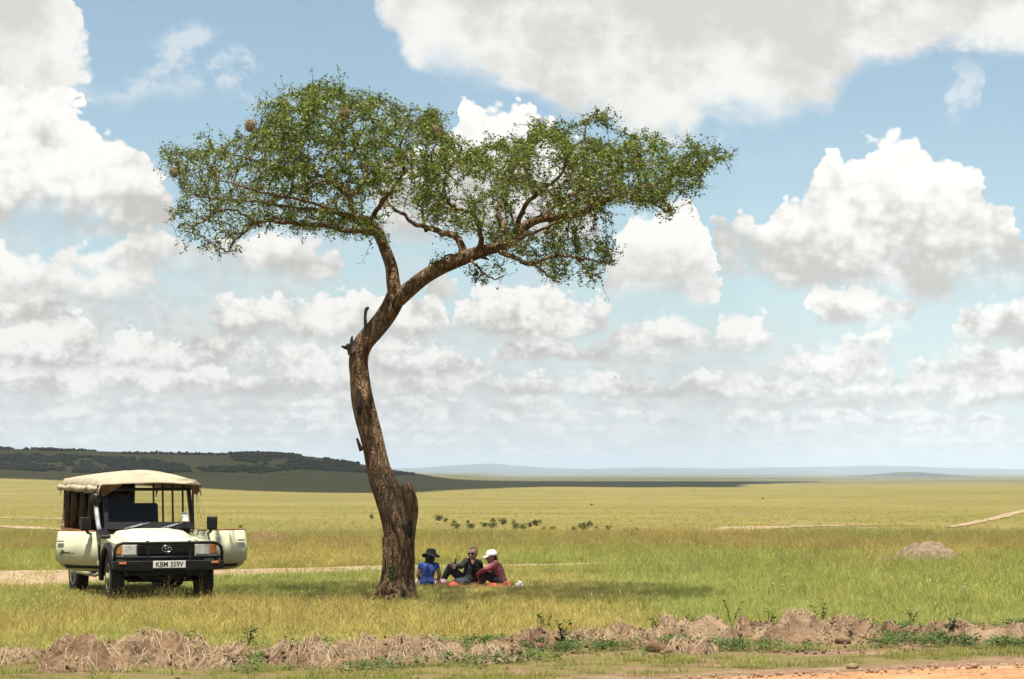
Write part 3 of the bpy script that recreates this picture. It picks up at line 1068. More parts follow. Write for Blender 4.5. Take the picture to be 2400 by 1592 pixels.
def crumbs():
    """crumbled earth lying on and round the heaps"""
    bm = bmesh.new()
    bmesh.ops.create_icosphere(bm, subdivisions=1, radius=1.0)
    iv = np.array([v.co[:] for v in bm.verts])
    fi = np.array([[v.index for v in f.verts] for f in bm.faces])
    bm.free()
    rng = np.random.default_rng(77)
    soils = [o for o in bpy.data.objects if o.name.startswith('soil') and o.parent is not None and o.parent.name.startswith('earth_mound')]
    vs, fs, k = [], [], 0
    for o in soils:
        co = np.zeros(len(o.data.vertices) * 3)
        o.data.vertices.foreach_get('co', co)
        co = co.reshape(-1, 3) + np.array(o.parent.location)
        for p in co[rng.integers(0, len(co), 170)]:
            r = 0.006 + rng.gamma(1.4, 0.0055)
            q = iv * rng.uniform(0.6, 1.3, (len(iv), 1)) * (r * rng.uniform(0.7, 1.3, 3)) + p + [rng.normal(0, .04), rng.normal(0, .04) - 0.05, r * 0.3]
            vs.append(q)
            fs.append(fi + k * len(iv))
            k += 1
    xs = rng.uniform(-8, 8, 5200)
    ys = np.interp(xs, _bx, _by) - rng.uniform(-0.6, 3.6, 5200)
    ok = (soil_mask(xs, ys) > 0.35) & (ys > road_edge(xs) - 0.4)
    for x, y in zip(xs[ok], ys[ok]):
        r = 0.004 + rng.gamma(1.3, 0.006)
        vs.append(iv * rng.uniform(0.6, 1.3, (len(iv), 1)) * (r * rng.uniform(0.7, 1.3, 3)) + [x, y, float(zg(x, y)) + r * 0.4])
        fs.append(fi + k * len(iv))
        k += 1
    o = link('soil_crumbs', np_mesh('soil_crumbs', np.vstack(vs), np.vstack(fs)), M['soil'], None, False)
    tag(o, 'crumbled brown earth scattered over the bank of mounds', 'earth', kind='stuff')


crumbs()


def clod(x, y, r, label):
    p = flat(x, y)
    bm = bmesh.new()
    bmesh.ops.create_icosphere(bm, subdivisions=3, radius=1.0)
    me = bpy.data.meshes.new('soil_clod')
    for v in bm.verts:
        c = v.co
        k = 0.75 + 0.5 * float(fbm(c.x * 2 + x, c.y * 2 + c.z * 1.7, 3, 3))
        v.co = Vector((c.x * 1.25, c.y, c.z * 0.75)) * k * r
    bm.to_mesh(me)
    bm.free()
    o = link('soil_clod', me, M['soil'])
    o.location = (p[0], p[1], float(zg(*p)) + r * 0.45)
    tag(o, label, 'clod', 'loose clods in front of the bank')


clod(1516, 1508, 0.10, 'round dark clod on short grass in front of the haycock mounds')
clod(1548, 1513, 0.06, 'small clod just right of the round dark one')
clod(1946, 1490, 0.08, 'dark clod in front of the low mounds on the right')
clod(1968, 1546, 0.05, 'reddish clod on the bare verge by the murram road')
clod(2320, 1487, 0.06, 'small clod near the right picture edge')


# ------------------------------------------------------------------ the tree
TREE_Y = 38.9


def catmull(pts, per):
    pts = [np.array(p, float) for p in pts]
    out = []
    for k in range(len(pts) - 1):
        p0, p1, p2, p3 = pts[max(k - 1, 0)], pts[k], pts[k + 1], pts[min(k + 2, len(pts) - 1)]
        for i in range(per):
            f = i / per
            out.append(0.5 * (2 * p1 + (p2 - p0) * f + (2 * p0 - 5 * p1 + 4 * p2 - p3) * f * f + (3 * p1 - p0 - 3 * p2 + p3) * f ** 3))
    out.append(pts[-1])
    return np.array(out)


def bark_material():
    m, nt, out = material('bark')
    tc = nd(nt, 'ShaderNodeTexCoord').outputs['Object']
    st = nd(nt, 'ShaderNodeMapping', ins={0: tc, 3: (1.0, 1.0, 0.22)}).outputs[0]
    n1 = noise(nt, st, 16.0, 6, 0.65, dist=0.8)
    n2 = noise(nt, tc, 2.2, 5, 0.6)
    n3 = noise(nt, tc, 26.0, 4, 0.7)
    wob = nd(nt, 'ShaderNodeVectorMath', operation='MULTIPLY_ADD', ins={0: noise(nt, tc, 7.0, 3, 0.6, out=1), 1: (0.10, 0.10, 0.10), 2: st}).outputs[0]
    v = nd(nt, 'ShaderNodeTexVoronoi', feature='DISTANCE_TO_EDGE', ins={'Vector': wob})
    v.inputs['Scale'].default_value = 16.0
    col = mixc(nt, smooth(nt, n1, 0.36, 0.62), (0.072, 0.042, 0.023), (0.270, 0.168, 0.092))
    col = mixc(nt, mth(nt, 'MULTIPLY', smooth(nt, n2, 0.48, 0.68), 0.85), col, (0.36, 0.240, 0.135))  # tan bark patches, made stronger to stand in for sunlit spots
    crack = smooth(nt, v.outputs['Distance'], 0.10, 0.0)
    col = mixc(nt, mth(nt, 'MULTIPLY', crack, 0.28), col, (0.022, 0.013, 0.008))
    col = mixc(nt, mth(nt, 'MULTIPLY', smooth(nt, n3, 0.58, 0.7), 0.5), col, (0.04, 0.024, 0.014))
    p = nd(nt, 'ShaderNodeBsdfPrincipled', ins={'Base Color': col})
    p.inputs['Roughness'].default_value = 0.9
    p.inputs['Specular IOR Level'].default_value = 0.15
    hh = mth(nt, 'ADD', n1, mth(nt, 'ADD', mth(nt, 'MULTIPLY', smooth(nt, v.outputs['Distance'], 0.0, 0.2), 0.9), mth(nt, 'MULTIPLY', n3, 0.3)))
    b = nd(nt, 'ShaderNodeBump', ins={'Height': hh})
    b.inputs['Strength'].default_value = 1.0
    b.inputs['Distance'].default_value = 0.04
    nt.links.new(b.outputs[0], p.inputs['Normal'])
    nt.links.new(p.outputs[0], out.inputs[0])
    return m


M['bark'] = bark_material()
M['twig'] = pbr('twig_bark', (0.17, 0.112, 0.065), 0.9, vary=0.55, vscale=5.0, spec=0.1)
M['leaf'] = leafy('tree_leaf', (0.072, 0.135, 0.015), (0.130, 0.190, 0.020), 1.4, 0.30, c3=(0.38, 0.42, 0.07), rough=0.45)
M['hollow'] = pbr('hollow_wood', (0.035, 0.022, 0.014), 1.0)
M['deadwood'] = pbr('dead_wood', (0.10, 0.062, 0.038), 0.9, vary=0.5, vscale=12, bump=0.6)

# (x, y, width) measured on the photograph, then a depth offset in metres
TRUNK = [(912, 1395, 92, 0), (912, 1375, 84, 0), (917, 1345, 76, 0), (921, 1310, 72, 0), (923, 1270, 69, 0), (921, 1230, 71, 0), (914, 1190, 73, .02), (902, 1152, 70, .04),
         (886, 1118, 61, .06), (873, 1080, 55, .08), (865, 1040, 52, .1), (856, 1000, 52, .1), (844, 955, 54, .1), (836, 915, 51, .1), (831, 870, 46, .1), (828, 830, 45, .1),
         (838, 795, 46, .1), (862, 765, 46, .1), (884, 738, 46, .1), (901, 712, 46, .1), (914, 685, 47, .1)]
LIMB_L = [(914, 690, 36, .1), (908, 655, 32, .15), (903, 615, 29, .2), (890, 578, 27, .2), (876, 545, 25, .2), (862, 522, 25, .15), (845, 510, 23, .05), (822, 505, 20, -.1), (795, 498, 16, -.2)]
LIMB_R = [(920, 690, 38, .1), (945, 668, 36, .05), (980, 640, 34, 0), (1020, 617, 33, -.05), (1060, 600, 32, -.1), (1090, 588, 31, -.1), (1125, 577, 27, -.1), (1155, 568, 25, 0), (1185, 552, 23, .1),
          (1208, 527, 21, .1), (1240, 508, 19, .0), (1290, 500, 17, -.1), (1340, 492, 16, -.2), (1390, 470, 14, -.2), (1430, 448, 12, -.1), (1490, 436, 10, 0), (1540, 415, 8, .1), (1580, 390, 6, .2), (1640, 374, 4, .3)]
SIDE = [
    [(876, 540, 17, .2), (840, 530, 14, -.1), (790, 528, 12, -.4), (740, 524, 11, -.6), (680, 526, 10, -.8), (620, 522, 9, -.9), (590, 530, 8, -.9), (570, 552, 6, -.9), (545, 575, 5, -.9), (533, 592, 3, -.9)],
    [(600, 524, 7, -.9), (578, 505, 6, -1.0), (545, 490, 5, -1.1), (505, 492, 5, -1.2), (478, 508, 4, -1.3), (440, 522, 3, -1.4)],
    [(835, 508, 15, .0), (800, 498, 13, .4), (740, 488, 11, .8), (680, 488, 9, 1.2), (620, 478, 7, 1.5), (540, 470, 5, 1.8), (450, 455, 3, 2.0)],
    [(822, 505, 16, -.1), (805, 470, 14, -.1), (795, 440, 13, 0), (770, 425, 11, .3), (735, 425, 9, .6), (700, 400, 7, .9), (640, 385, 5, 1.2), (560, 360, 4, 1.2), (460, 345, 3, 1.2)],
    [(800, 450, 11, -.1), (760, 420, 9, -.5), (720, 390, 8, -.8), (680, 350, 7, -1.0), (700, 300, 5, -1.0), (715, 262, 4, -1.0), (735, 215, 3, -1.0)],
    [(805, 460, 11, 0), (840, 420, 9, .5), (850, 370, 8, .9), (835, 320, 6, 1.0), (820, 290, 5, 1.0), (850, 250, 4, 1.1), (890, 225, 3, 1.2)],
    [(850, 510, 13, 0), (870, 475, 11, -.5), (905, 440, 9, -1.0), (930, 400, 7, -1.3), (920, 350, 6, -1.5), (950, 290, 4, -1.5), (1000, 255, 3, -1.5)],
    [(855, 515, 11, 0), (835, 500, 10, -.8), (790, 480, 9, -1.5), (720, 460, 7, -2.2), (640, 440, 6, -2.7), (560, 420, 4, -2.9), (480, 390, 3, -2.7)],
    [(1072, 596, 20, -.1), (1068, 570, 18, 0), (1050, 548, 16, .2), (1020, 540, 14, .4), (985, 530, 12, .6), (955, 525, 10, .8), (930, 500, 8, 1.0), (900, 480, 6, 1.2), (880, 440, 4, 1.4)],
    [(985, 530, 9, .6), (975, 490, 7, 1.0), (985, 440, 5, 1.4), (990, 380, 4, 1.8), (1010, 330, 3, 2.0)],
    [(1100, 585, 16, -.1), (1115, 545, 13, -.4), (1100, 500, 11, -.6), (1075, 480, 9, -.9), (1040, 460, 7, -1.2), (1030, 410, 5, -1.5), (1060, 350, 4, -1.6)],
    [(1150, 568, 14, 0), (1165, 520, 12, .4), (1160, 470, 10, .8), (1180, 420, 8, 1.1), (1200, 360, 6, 1.4), (1230, 300, 3, 1.5)],
    [(1185, 552, 14, .1), (1210, 480, 11, -.5), (1250, 440, 9, -1.0), (1290, 400, 7, -1.4), (1310, 360, 5, -1.7), (1340, 320, 3, -1.8)],
    [(1240, 508, 11, 0), (1280, 470, 10, .6), (1330, 440, 8, 1.2), (1380, 410, 6, 1.6), (1440, 370, 4, 1.9), (1500, 340, 3, 2.0)],
    [(1320, 495, 10, -.2), (1340, 450, 8, -.6), (1352, 400, 6, -.7), (1356, 340, 5, -.7), (1362, 290, 4, -.7), (1382, 250, 2.4, -.7)],
    [(1150, 578, 12, 0), (1190, 597, 11, -.3), (1222, 606, 10, -.5), (1260, 596, 8, -.6), (1310, 590, 7, -.7), (1360, 596, 5, -.8), (1400, 605, 3, -.8)],
    [(1225, 605, 6, -.5), (1265, 632, 5, -.6), (1290, 648, 3, -.6)],
    [(1330, 592, 5, -.7), (1350, 615, 4, -.7), (1372, 650, 2.5, -.8)],
    [(1430, 448, 8, -.1), (1460, 470, 7, -.5), (1500, 475, 5, -.7), (1535, 492, 3, -.8)],
    [(1090, 600, 7, -.2), (1110, 628, 5, -.4), (1140, 640, 3.5, -.5), (1165, 636, 2.5, -.5)],
    [(1130, 577, 10, -.1), (1160, 560, 9, -.8), (1210, 540, 8, -1.5), (1280, 520, 6, -2.1), (1360, 480, 4, -2.6), (1420, 420, 3, -2.8)],
    [(1060, 600, 8, 0), (1040, 590, 5, .3), (1010, 605, 3, .5), (985, 612, 2.5, .6)],
]


def trace(pts, per=10, y0=TREE_Y):
    P, Rad = [], []
    for x, y, w, d in pts:
        p = at(x, y, y0 + d)
        P.append(tuple(p))
        Rad.append(w * K / FPX * (y0 + d) / 2)
    P = catmull(P, per)
    Rad = np.interp(np.linspace(0, 1, len(P)), np.linspace(0, 1, len(Rad)), Rad)
    return P, Rad


def frames(P):
    T = np.gradient(P, axis=0)
    T /= np.linalg.norm(T, axis=1)[:, None]
    ref = np.array([1.0, 0, 0]) - T[0] * T[0][0]
    out = []
    for t in T:
        ref = ref - t * ref.dot(t)
        ref /= np.linalg.norm(ref)
        out.append((ref.copy(), np.cross(t, ref)))
    return out


def bark_tube(P, Rad, n, seed, rough=0.07, flare=0.0, lump=0.05):
    fr = frames(P)
    L = np.concatenate([[0], np.cumsum(np.linalg.norm(np.diff(P, axis=0), axis=1))])
    V_ = np.zeros((len(P), n, 3))
    th = np.arange(n) / n * 2 * math.pi
    for i in range(len(P)):
        c, s = np.cos(th), np.sin(th)
        k = 1 + rough * 2 * (fbm(c * 2.2 + seed, s * 2.2 + L[i] * 0.35, seed, 4) - 0.5)
        k += lump * 2 * (fbm(c * 1.1 + L[i] * 1.3, s * 1.1 + seed, seed + 5, 3) - 0.5)
        k += rough * 0.7 * np.sin(th * 7 + 3 * fbm(L[i] * 0.6 + c * 0.4, s * 0.4, seed, 2) + seed) * (0.5 + 0.5 * c)
        if flare:
            f = math.exp(-L[i] / 0.33)
            k += flare * f * (0.30 + 0.75 * np.clip(np.cos(th * 4 + 0.6 + seed), 0, None) + 0.45 * np.clip(np.cos(th * 7 + 2.0), 0, None))
        V_[i] = P[i] + (np.outer(c, fr[i][0]) + np.outer(s, fr[i][1])) * (Rad[i] * k)[:, None]
    V_ = V_.reshape(-1, 3)
    i, j = np.meshgrid(np.arange(len(P) - 1), np.arange(n), indexing='ij')
    a = (i * n + j).ravel()
    b = (i * n + (j + 1) % n).ravel()
    F = np.stack([a, b, b + n, a + n], 1)
    # closed ends
    m0, m1 = len(V_), len(V_) + 1
    V_ = np.vstack([V_, [P[0]], [P[-1] + (P[-1] - P[-2]) * 0.3]])
    e = (len(P) - 1) * n
    j = np.arange(n)
    return V_, F


def join(parts):
    vs, fs, o = [], [], 0
    for v, f in parts:
        vs.append(v)
        fs.append(f + o)
        o += len(v)
    return np.vstack(vs), np.vstack(fs)


def build_tree():
    base = at(912, 1385, TREE_Y)
    root = empty('savanna_tree', (base.x, base.y, 0))
    off = np.array([base.x, base.y, 0.0])
    tag(root, 'tall leaning flat-topped tree with forked trunk and green crown', 'tree')
    P, Rad = trace(TRUNK, 14)
    parts = [bark_tube(P, Rad, 72, 3, 0.085, 0.22, 0.07)]
    # burl on the right flank and the two ropes of wood below it
    for pts, seed in (([(932, 1120, 26, -.02), (944, 1150, 34, -.05), (950, 1180, 30, -.08), (948, 1215, 24, -.1), (944, 1250, 26, -.12), (943, 1300, 24, -.12), (945, 1345, 26, -.14), (950, 1388, 30, -.18)], 11),
                      ([(905, 1180, 30, -.16), (925, 1225, 28, -.2), (936, 1275, 24, -.2), (930, 1330, 26, -.22), (925, 1365, 34, -.26), (930, 1390, 44, -.34)], 12),
                      ([(893, 1240, 24, -.16), (896, 1290, 26, -.2), (893, 1340, 30, -.22), (880, 1372, 34, -.26), (868, 1392, 40, -.3)], 13),
                      ([(908, 1345, 26, -.24), (905, 1375, 32, -.32), (900, 1393, 40, -.42)], 14)):
        p, r = trace(pts, 10)
        parts.append(bark_tube(p, r, 24, seed, 0.10, 0.0, 0.16))
    v, f = join(parts)
    trunk = link('trunk', np_mesh('trunk', v - off, f), M['bark'], root)
    # broken stubs
    def stub(pts, mat='deadwood'):
        p, r = trace(pts, 5)
        vv, ff = bark_tube(p, r, 12, 9, 0.12, 0.0, 0.15)
        return link('broken_stub', np_mesh('broken_stub', vv - off, ff), M[mat], trunk)
    stub([(843, 785, 13, 0), (844, 755, 9, -.04), (843, 730, 7, -.05), (846, 714, 8, -.06), (852, 712, 6, -.06)])
    stub([(815, 812, 30, .02), (806, 802, 18, 0), (797, 803, 8, -.02), (788, 799, 3, -.03)])
    stub([(815, 800, 14, .05), (812, 788, 9, .03), (813, 776, 3, .03)])
    stub([(834, 1040, 11, .0), (829, 1027, 8, -.03), (824, 1012, 5, -.05)])
    stub([(940, 665, 12, .05), (947, 655, 8, .02), (949, 643, 2, .02)])
    stub([(1108, 592, 10, -.15), (1122, 597, 6, -.2), (1130, 601, 2, -.2)])
    # hollows
    for x, y, rx, ry, dd in ((829, 930, 7, 32, -.33), (946, 1222, 8, 20, -.36), (933, 1372, 5, 9, -.62), (872, 1130, 3, 6, -.34)):
        c = at(x, y, TREE_Y + dd + 0.02) - Vector(off)
        mb = MB().ball((0, 0, 0), (rx * K / FPX * TREE_Y, 0.07, ry * K / FPX * TREE_Y), n=16)
        h = mb.build('knothole', M['hollow'], trunk, True)
        h.location = c
    # limbs, traced
    nodes, rads, par = [], [], []
    lim_parts = []
    for seg, n_, sd in ((LIMB_L, 28, 21), (LIMB_R, 28, 22)):
        p, r = trace(seg, 8)
        lim_parts.append(bark_tube(p, r, n_, sd, 0.06, 0, 0.05))
    for q, seg in enumerate(SIDE):
        p, r = trace(seg, 6)
        rs = np.random.default_rng(q)
        jit = np.cumsum(rs.normal(0, 0.012, p.shape), axis=0)
        jit -= np.linspace(0, 1, len(p))[:, None] * jit[-1] * 0.5
        p = p + jit
        lim_parts.append(bark_tube(p, r, 10, 40 + q, 0.06, 0, 0.08))
        nodes.append((p, r))
    p, r = trace(LIMB_L, 8)
    nodes.append((p[30:], r[30:]))
    p, r = trace(LIMB_R, 8)
    nodes.append((p[60:], r[60:]))
    for v, f in lim_parts:
        link('limb', np_mesh('limb', v - off, f), M['bark'], root)
    # --- crown: points that twigs grow towards
    rng = np.random.default_rng(5)
    UP = [(352, 345), (400, 322), (470, 310), (530, 280), (600, 225), (670, 198), (760, 180), (840, 194), (950, 232), (1020, 247), (1045, 295), (1060, 335), (1130, 312), (1200, 292), (1245, 274),
          (1300, 302), (1360, 312), (1450, 305), (1560, 320), (1640, 314), (1694, 348), (1685, 400), (1620, 442), (1540, 452), (1440, 470), (1330, 495), (1230, 515), (1150, 500), (1050, 490), (960, 478),
          (880, 462), (800, 485), (700, 490), (600, 490), (500, 490), (430, 470), (385, 430), (395, 395)]
    LOWL = [(370, 460), (480, 480), (600, 500), (640, 515), (560, 540), (530, 598), (480, 590), (430, 580), (385, 530)]
    LOWM = [(600, 495), (860, 490), (870, 570), (800, 560), (700, 545), (620, 530)]
    LOWR = [(1110, 520), (1230, 525), (1330, 530), (1440, 552), (1420, 600), (1385, 648), (1290, 650), (1210, 610), (1140, 570)]
    TAIL = [(1430, 470), (1540, 450), (1610, 455), (1545, 500), (1480, 490)]
    MIDL = [(930, 470), (1140, 480), (1140, 550), (1000, 530)]
    SPUR = [(1338, 300), (1348, 262), (1380, 242), (1430, 275), (1385, 300)]
    TWG1 = [(978, 595), (1035, 585), (1035, 620), (985, 625)]
    TWG2 = [(1055, 630), (1165, 625), (1160, 650), (1100, 660)]
    TWG3 = [(880, 530), (915, 540), (930, 570), (900, 570)]
    pts = []
    for poly, n, dmul in ((UP, 3900, 1.0), (LOWL, 240, 0.55), (LOWM, 200, 0.7), (LOWR, 420, 0.6), (TAIL, 60, 0.3), (MIDL, 130, 0.7), (SPUR, 34, 0.08), (TWG1, 14, 0.1), (TWG2, 26, 0.08), (TWG3, 10, 0.1)):
        q = np.array(poly, float)
        got = 0
        while got < n:
            x = rng.uniform(q[:, 0].min(), q[:, 0].max(), 4000)
            y = rng.uniform(q[:, 1].min(), q[:, 1].max(), 4000)
            ok = in_poly(x, y, poly)
            if poly is UP:      # clumps and thin places
                dn = fbm(x / 90.0, y / 70.0, 61, 3)
                ok &= dn > 0.36
                ok &= rng.random(4000) < 0.45 + 0.55 * sstep(y, 430, 280) + 0.25 * (x > 1150)
            x, y = x[ok][:n - got], y[ok][:n - got]
            hd = 3.9 * np.sqrt(np.clip(1 - ((x - 1020) / 700) ** 2, 0.06, 1)) * dmul
            s = rng.uniform(-1, 1, len(x))
            dep = hd * np.sign(s) * np.abs(s) ** 0.8
            yy = y + (35 if dmul > 0.9 else 0) * (dep / np.maximum(hd, .1)) ** 2 * sstep(y, 480, 250)
            for a_, b_, d_ in zip(x, yy, dep):
                pts.append(tuple(at(a_, b_, TREE_Y + d_)))
            got += len(x)
    A_ = np.array(pts)
    # --- space colonisation
    NP, NR, NPAR = [], [], []
    for p, r in nodes:
        for i in range(len(p)):
            NPAR.append(len(NP) - 1 if i else -1)
            NP.append(p[i])
            NR.append(r[i])
    n_seed = len(NP)
    NP = [np.array(q) for q in NP]
    alive = np.ones(len(A_), bool)
    arr = np.array(NP)
    near = np.full(len(A_), -1)
    nd_ = np.full(len(A_), 1e9)
    def upd(lo):
        new = arr[lo:]
        for c in range(0, len(A_), 1500):
            sl = slice(c, c + 1500)
            d = np.linalg.norm(A_[sl, None, :] - new[None], axis=2)
            k = d.argmin(1)
            dm = d[np.arange(len(k)), k]
            better = dm < nd_[sl]
            nd_[sl] = np.where(better, dm, nd_[sl])
            near[sl] = np.where(better, k + lo, near[sl])
    upd(0)
    STEP, KILL = 0.125, 0.17
    for it in range(75):
        act = alive & (nd_ < 3.5)
        if not act.any():
            break
        dirs = A_[act] - arr[near[act]]
        dirs /= np.linalg.norm(dirs, axis=1)[:, None] + 1e-9
        acc = np.zeros_like(arr)
        np.add.at(acc, near[act], dirs)
        grow = np.unique(near[act])
        lo = len(arr)
        newp = []
        for g in grow:
            d = acc[g]
            l = np.linalg.norm(d)
            if l < 1e-3:
                continue
            d = d / l + rng.normal(0, 0.30, 3)
            d /= np.linalg.norm(d)
            newp.append(arr[g] + d * STEP)
            NPAR.append(int(g))
        if not newp:
            break
        arr = np.vstack([arr, np.array(newp)])
        upd(lo)
        alive &= nd_ > KILL
    n_all = len(arr)
    rad = np.zeros(n_all)
    kids = np.zeros(n_all, int)
    NPAR = np.array(NPAR)
    for i in range(n_all - 1, n_seed - 1, -1):
        if rad[i] == 0:
            rad[i] = 0.0042
        else:
            rad[i] = rad[i] ** (1 / 2.5)
        p = NPAR[i]
        kids[p] += 1
        if p >= n_seed:
            rad[p] += rad[i] ** 2.5
    seg = np.arange(n_seed, n_all)
    a, b = arr[NPAR[seg]], arr[seg]
    ra, rb = np.where(NPAR[seg] < n_seed, rad[seg] * 1.15, rad[NPAR[seg]]), rad[seg]
    ra = np.minimum(ra, rb * 1.6)
    # side spurs (short thorny shoots)
    thin = np.where(rad[seg] < 0.012)[0]
    ks = rng.choice(thin, min(len(thin), 9000))
    sb = b[ks] + 0
    sd = rng.normal(0, 1, (len(ks), 3))
    sd /= np.linalg.norm(sd, axis=1)[:, None]
    sl = rng.gamma(2.2, 0.055, len(ks)) + 0.04
    se = sb + sd * sl[:, None]
    a2 = np.vstack([a, sb])
    b2 = np.vstack([b, se])
    ra2 = np.concatenate([ra, np.full(len(ks), 0.0036)])
    rb2 = np.concatenate([rb, np.full(len(ks), 0.0024)])
    t = b2 - a2
    t /= np.linalg.norm(t, axis=1)[:, None] + 1e-9
    up = np.where(np.abs(t[:, 2:3]) > 0.9, np.array([[1.0, 0, 0]]), np.array([[0, 0, 1.0]]))
    s1 = np.cross(t, up)
    s1 /= np.linalg.norm(s1, axis=1)[:, None]
    s2 = np.cross(t, s1)
    ring = []
    for k in range(4):
        q = 2 * math.pi * k / 4
        o = s1 * math.cos(q) + s2 * math.sin(q)
        ring.append(a2 + o * ra2[:, None])
        ring.append(b2 + o * rb2[:, None])
    V_ = np.stack(ring, 1).reshape(-1, 3)
    b0 = np.arange(len(a2)) * 8
    F = np.vstack([np.stack([b0 + 2 * k, b0 + 2 * ((k + 1) % 4), b0 + 2 * ((k + 1) % 4) + 1, b0 + 2 * k + 1], 1) for k in range(4)])
    tw = link('twigs', np_mesh('twigs', V_ - off, F), M['twig'], root)
    tw['kind'] = 'stuff'
    # --- leaves: along the thin shoots
    A1, B1 = np.vstack([a[thin], sb]), np.vstack([b[thin], se])
    per = np.concatenate([np.full(len(thin), 7), np.full(len(ks), 15)])
    # bare patches where only twigs show
    bare = fbm(A1[:, 0] * 0.9, A1[:, 2] * 1.2 + A1[:, 1] * 0.5, 71, 3)
    low = sstep(A1[:, 2], 6.6, 5.2)
    per = np.where(bare < 0.475 + 0.08 * low, per // 3, per)
    idx = np.repeat(np.arange(len(A1)), per)
    N = len(idx)
    f_ = rng.uniform(0.1, 1.1, N)[:, None]
    c = A1[idx] * (1 - f_) + B1[idx] * f_ + rng.normal(0, 0.030, (N, 3))
    ax = rng.normal(0, 1, (N, 3)) * np.array([1, 1, 0.5])
    ax /= np.linalg.norm(ax, axis=1)[:, None]
    nr = rng.normal(0, 0.55, (N, 3)) + np.array([0, -0.1, 1.0])
    sd = np.cross(ax, nr)
    sd /= np.linalg.norm(sd, axis=1)[:, None] + 1e-9
    Lh = rng.uniform(0.014, 0.031, N)[:, None]
    Wh = Lh * rng.uniform(0.55, 0.8, N)[:, None]
    nn = np.cross(ax, sd)
    q0, q1 = c - ax * Lh, c + ax * Lh
    q2, q3 = c + sd * Wh + nn * Wh * 0.35, c - sd * Wh + nn * Wh * 0.35
    V_ = np.stack([q0, q2, q1, q3], 1).reshape(-1, 3)
    b0 = np.arange(N) * 4
    F = np.stack([b0, b0 + 1, b0 + 2, b0 + 3], 1)
    cr = link('crown', np_mesh('crown', V_ - off, F), M['leaf'], root, False)
    cr['kind'] = 'stuff'
    print('TREE nodes', n_all, 'leaves', N, 'seg', len(a2))
    # ivy-like shoot at the foot
    mb = MB()
    rs = random.Random(3)
    for k in range(40):
        p = at(905 + rs.uniform(-9, 7), 1335 + rs.uniform(-30, 22), TREE_Y - 0.50) - Vector(off)
        d = Vector((rs.gauss(0, 1), rs.gauss(0, .4), rs.gauss(0, 1))).normalized() * 0.035
        s = Vector((rs.gauss(0, 1), -.4, rs.gauss(0, 1))).cross(d).normalized() * 0.02
        mb.add([p - d, p + s, p + d, p - s], [(0, 1, 2, 3)])
    mb.build('foot_shoot', leafy('shoot_leaf', (0.06, 0.13, 0.02), (0.09, 0.17, 0.03)), root)
    return root, off


tree, TREE_OFF = build_tree()


def nest(x, y, d, r, label, sd):
    p = at(x, y, TREE_Y + d)
    root = empty('weaver_nest', p)
    rs = np.random.default_rng(sd)
    mb = MB().ball((0, 0, 0), (r, r, r * 1.2), n=14)
    o = mb.build('ball', M['nest'], root, True)
    for v in o.data.vertices:
        v.co *= 0.85 + 0.35 * float(fbm(v.co.x * 30 + sd, v.co.z * 30 + v.co.y * 20, sd, 3))
    N = 260
    u = rs.normal(0, 1, (N, 3))
    u /= np.linalg.norm(u, axis=1)[:, None]
    c = u * r * np.array([1, 1, 1.2]) * rs.uniform(0.9, 1.08, (N, 1))
    t = np.cross(u, rs.normal(0, 1, (N, 3)))
    t /= np.linalg.norm(t, axis=1)[:, None]
    L = rs.uniform(0.03, 0.09, N)[:, None]
    s = np.cross(t, u) * 0.003
    V_ = np.stack([c - t * L + u * .01, c - t * L + s + u * .01, c + t * L + s, c + t * L], 1).reshape(-1, 3)
    b0 = np.arange(N) * 4
    st = link('woven_grass', np_mesh('woven_grass', V_, np.stack([b0, b0 + 1, b0 + 2, b0 + 3], 1)), M['straw'], root, False)
    st['kind'] = 'stuff'
    tag(root, label, 'bird nest', 'ball nests in the crown')


M['nest'] = pbr('nest_straw', (0.20, 0.11, 0.06), 1.0, vary=0.6, vscale=40, bump=0.8, bscale=60)
nest(577, 290, -1.6, 0.075, 'ball nest on the upper left slope of the crown', 1)
nest(795, 264, -2.0, 0.08, 'ball nest high in the crown above the fork', 2)
nest(1007, 303, -2.0, 0.075, 'ball nest at the notch between the two crown halves', 3)
nest(402, 398, -0.4, 0.06, 'ball nest near the far left tip of the crown', 4)


# ------------------------------------------------------------------ grass
def tuft(name, n, h0, h1, spread, lean, w, seed, seeds=0.0, mat=None, flat_=0.0, segs=3):
    rs = random.Random(seed)
    mb = MB()
    for k in range(n):
        a = rs.uniform(0, 2 * math.pi)
        r = spread * math.sqrt(rs.random())
        h = rs.uniform(h0, h1)
        ln = rs.uniform(0.1, 1.0) * lean
        b = a + rs.gauss(0, 0.7)
        base = Vector((math.cos(a) * r, math.sin(a) * r, -0.02))
        tipd = Vector((math.cos(b), math.sin(b), 0))
        fa = rs.uniform(0, math.pi)
        sv = Vector((math.cos(fa), math.sin(fa), 0))
        pts = []
        for i in range(segs + 1):
            t = i / segs
            p = base + Vector((0, 0, h * (t - 0.22 * ln * t * t))) + tipd * (h * ln * t * t * 0.7)
            ww = w * (1 - 0.80 * t)
            pts += [p - sv * ww, p + sv * ww]
        mb.add(pts, [(2 * i, 2 * i + 1, 2 * i + 3, 2 * i + 2) for i in range(segs)])
        if rs.random() < seeds:
            tip = (pts[-1] + pts[-2]) / 2
            up = (tip - (pts[-3] + pts[-4]) / 2).normalized()
            L = rs.uniform(0.04, 0.09)
            for q in (0, 1.6):
                s = Vector((math.cos(fa + q), math.sin(fa + q), 0)) * w * 1.25
                mb.add([tip - up * 0.01, tip + up * L * 0.5 + s, tip + up * L, tip + up * L * 0.5 - s], [(0, 1, 2, 3)])
    me = mb.mesh(name)
    me.materials.append(mat)
    return bpy.data.objects.new(name, me)


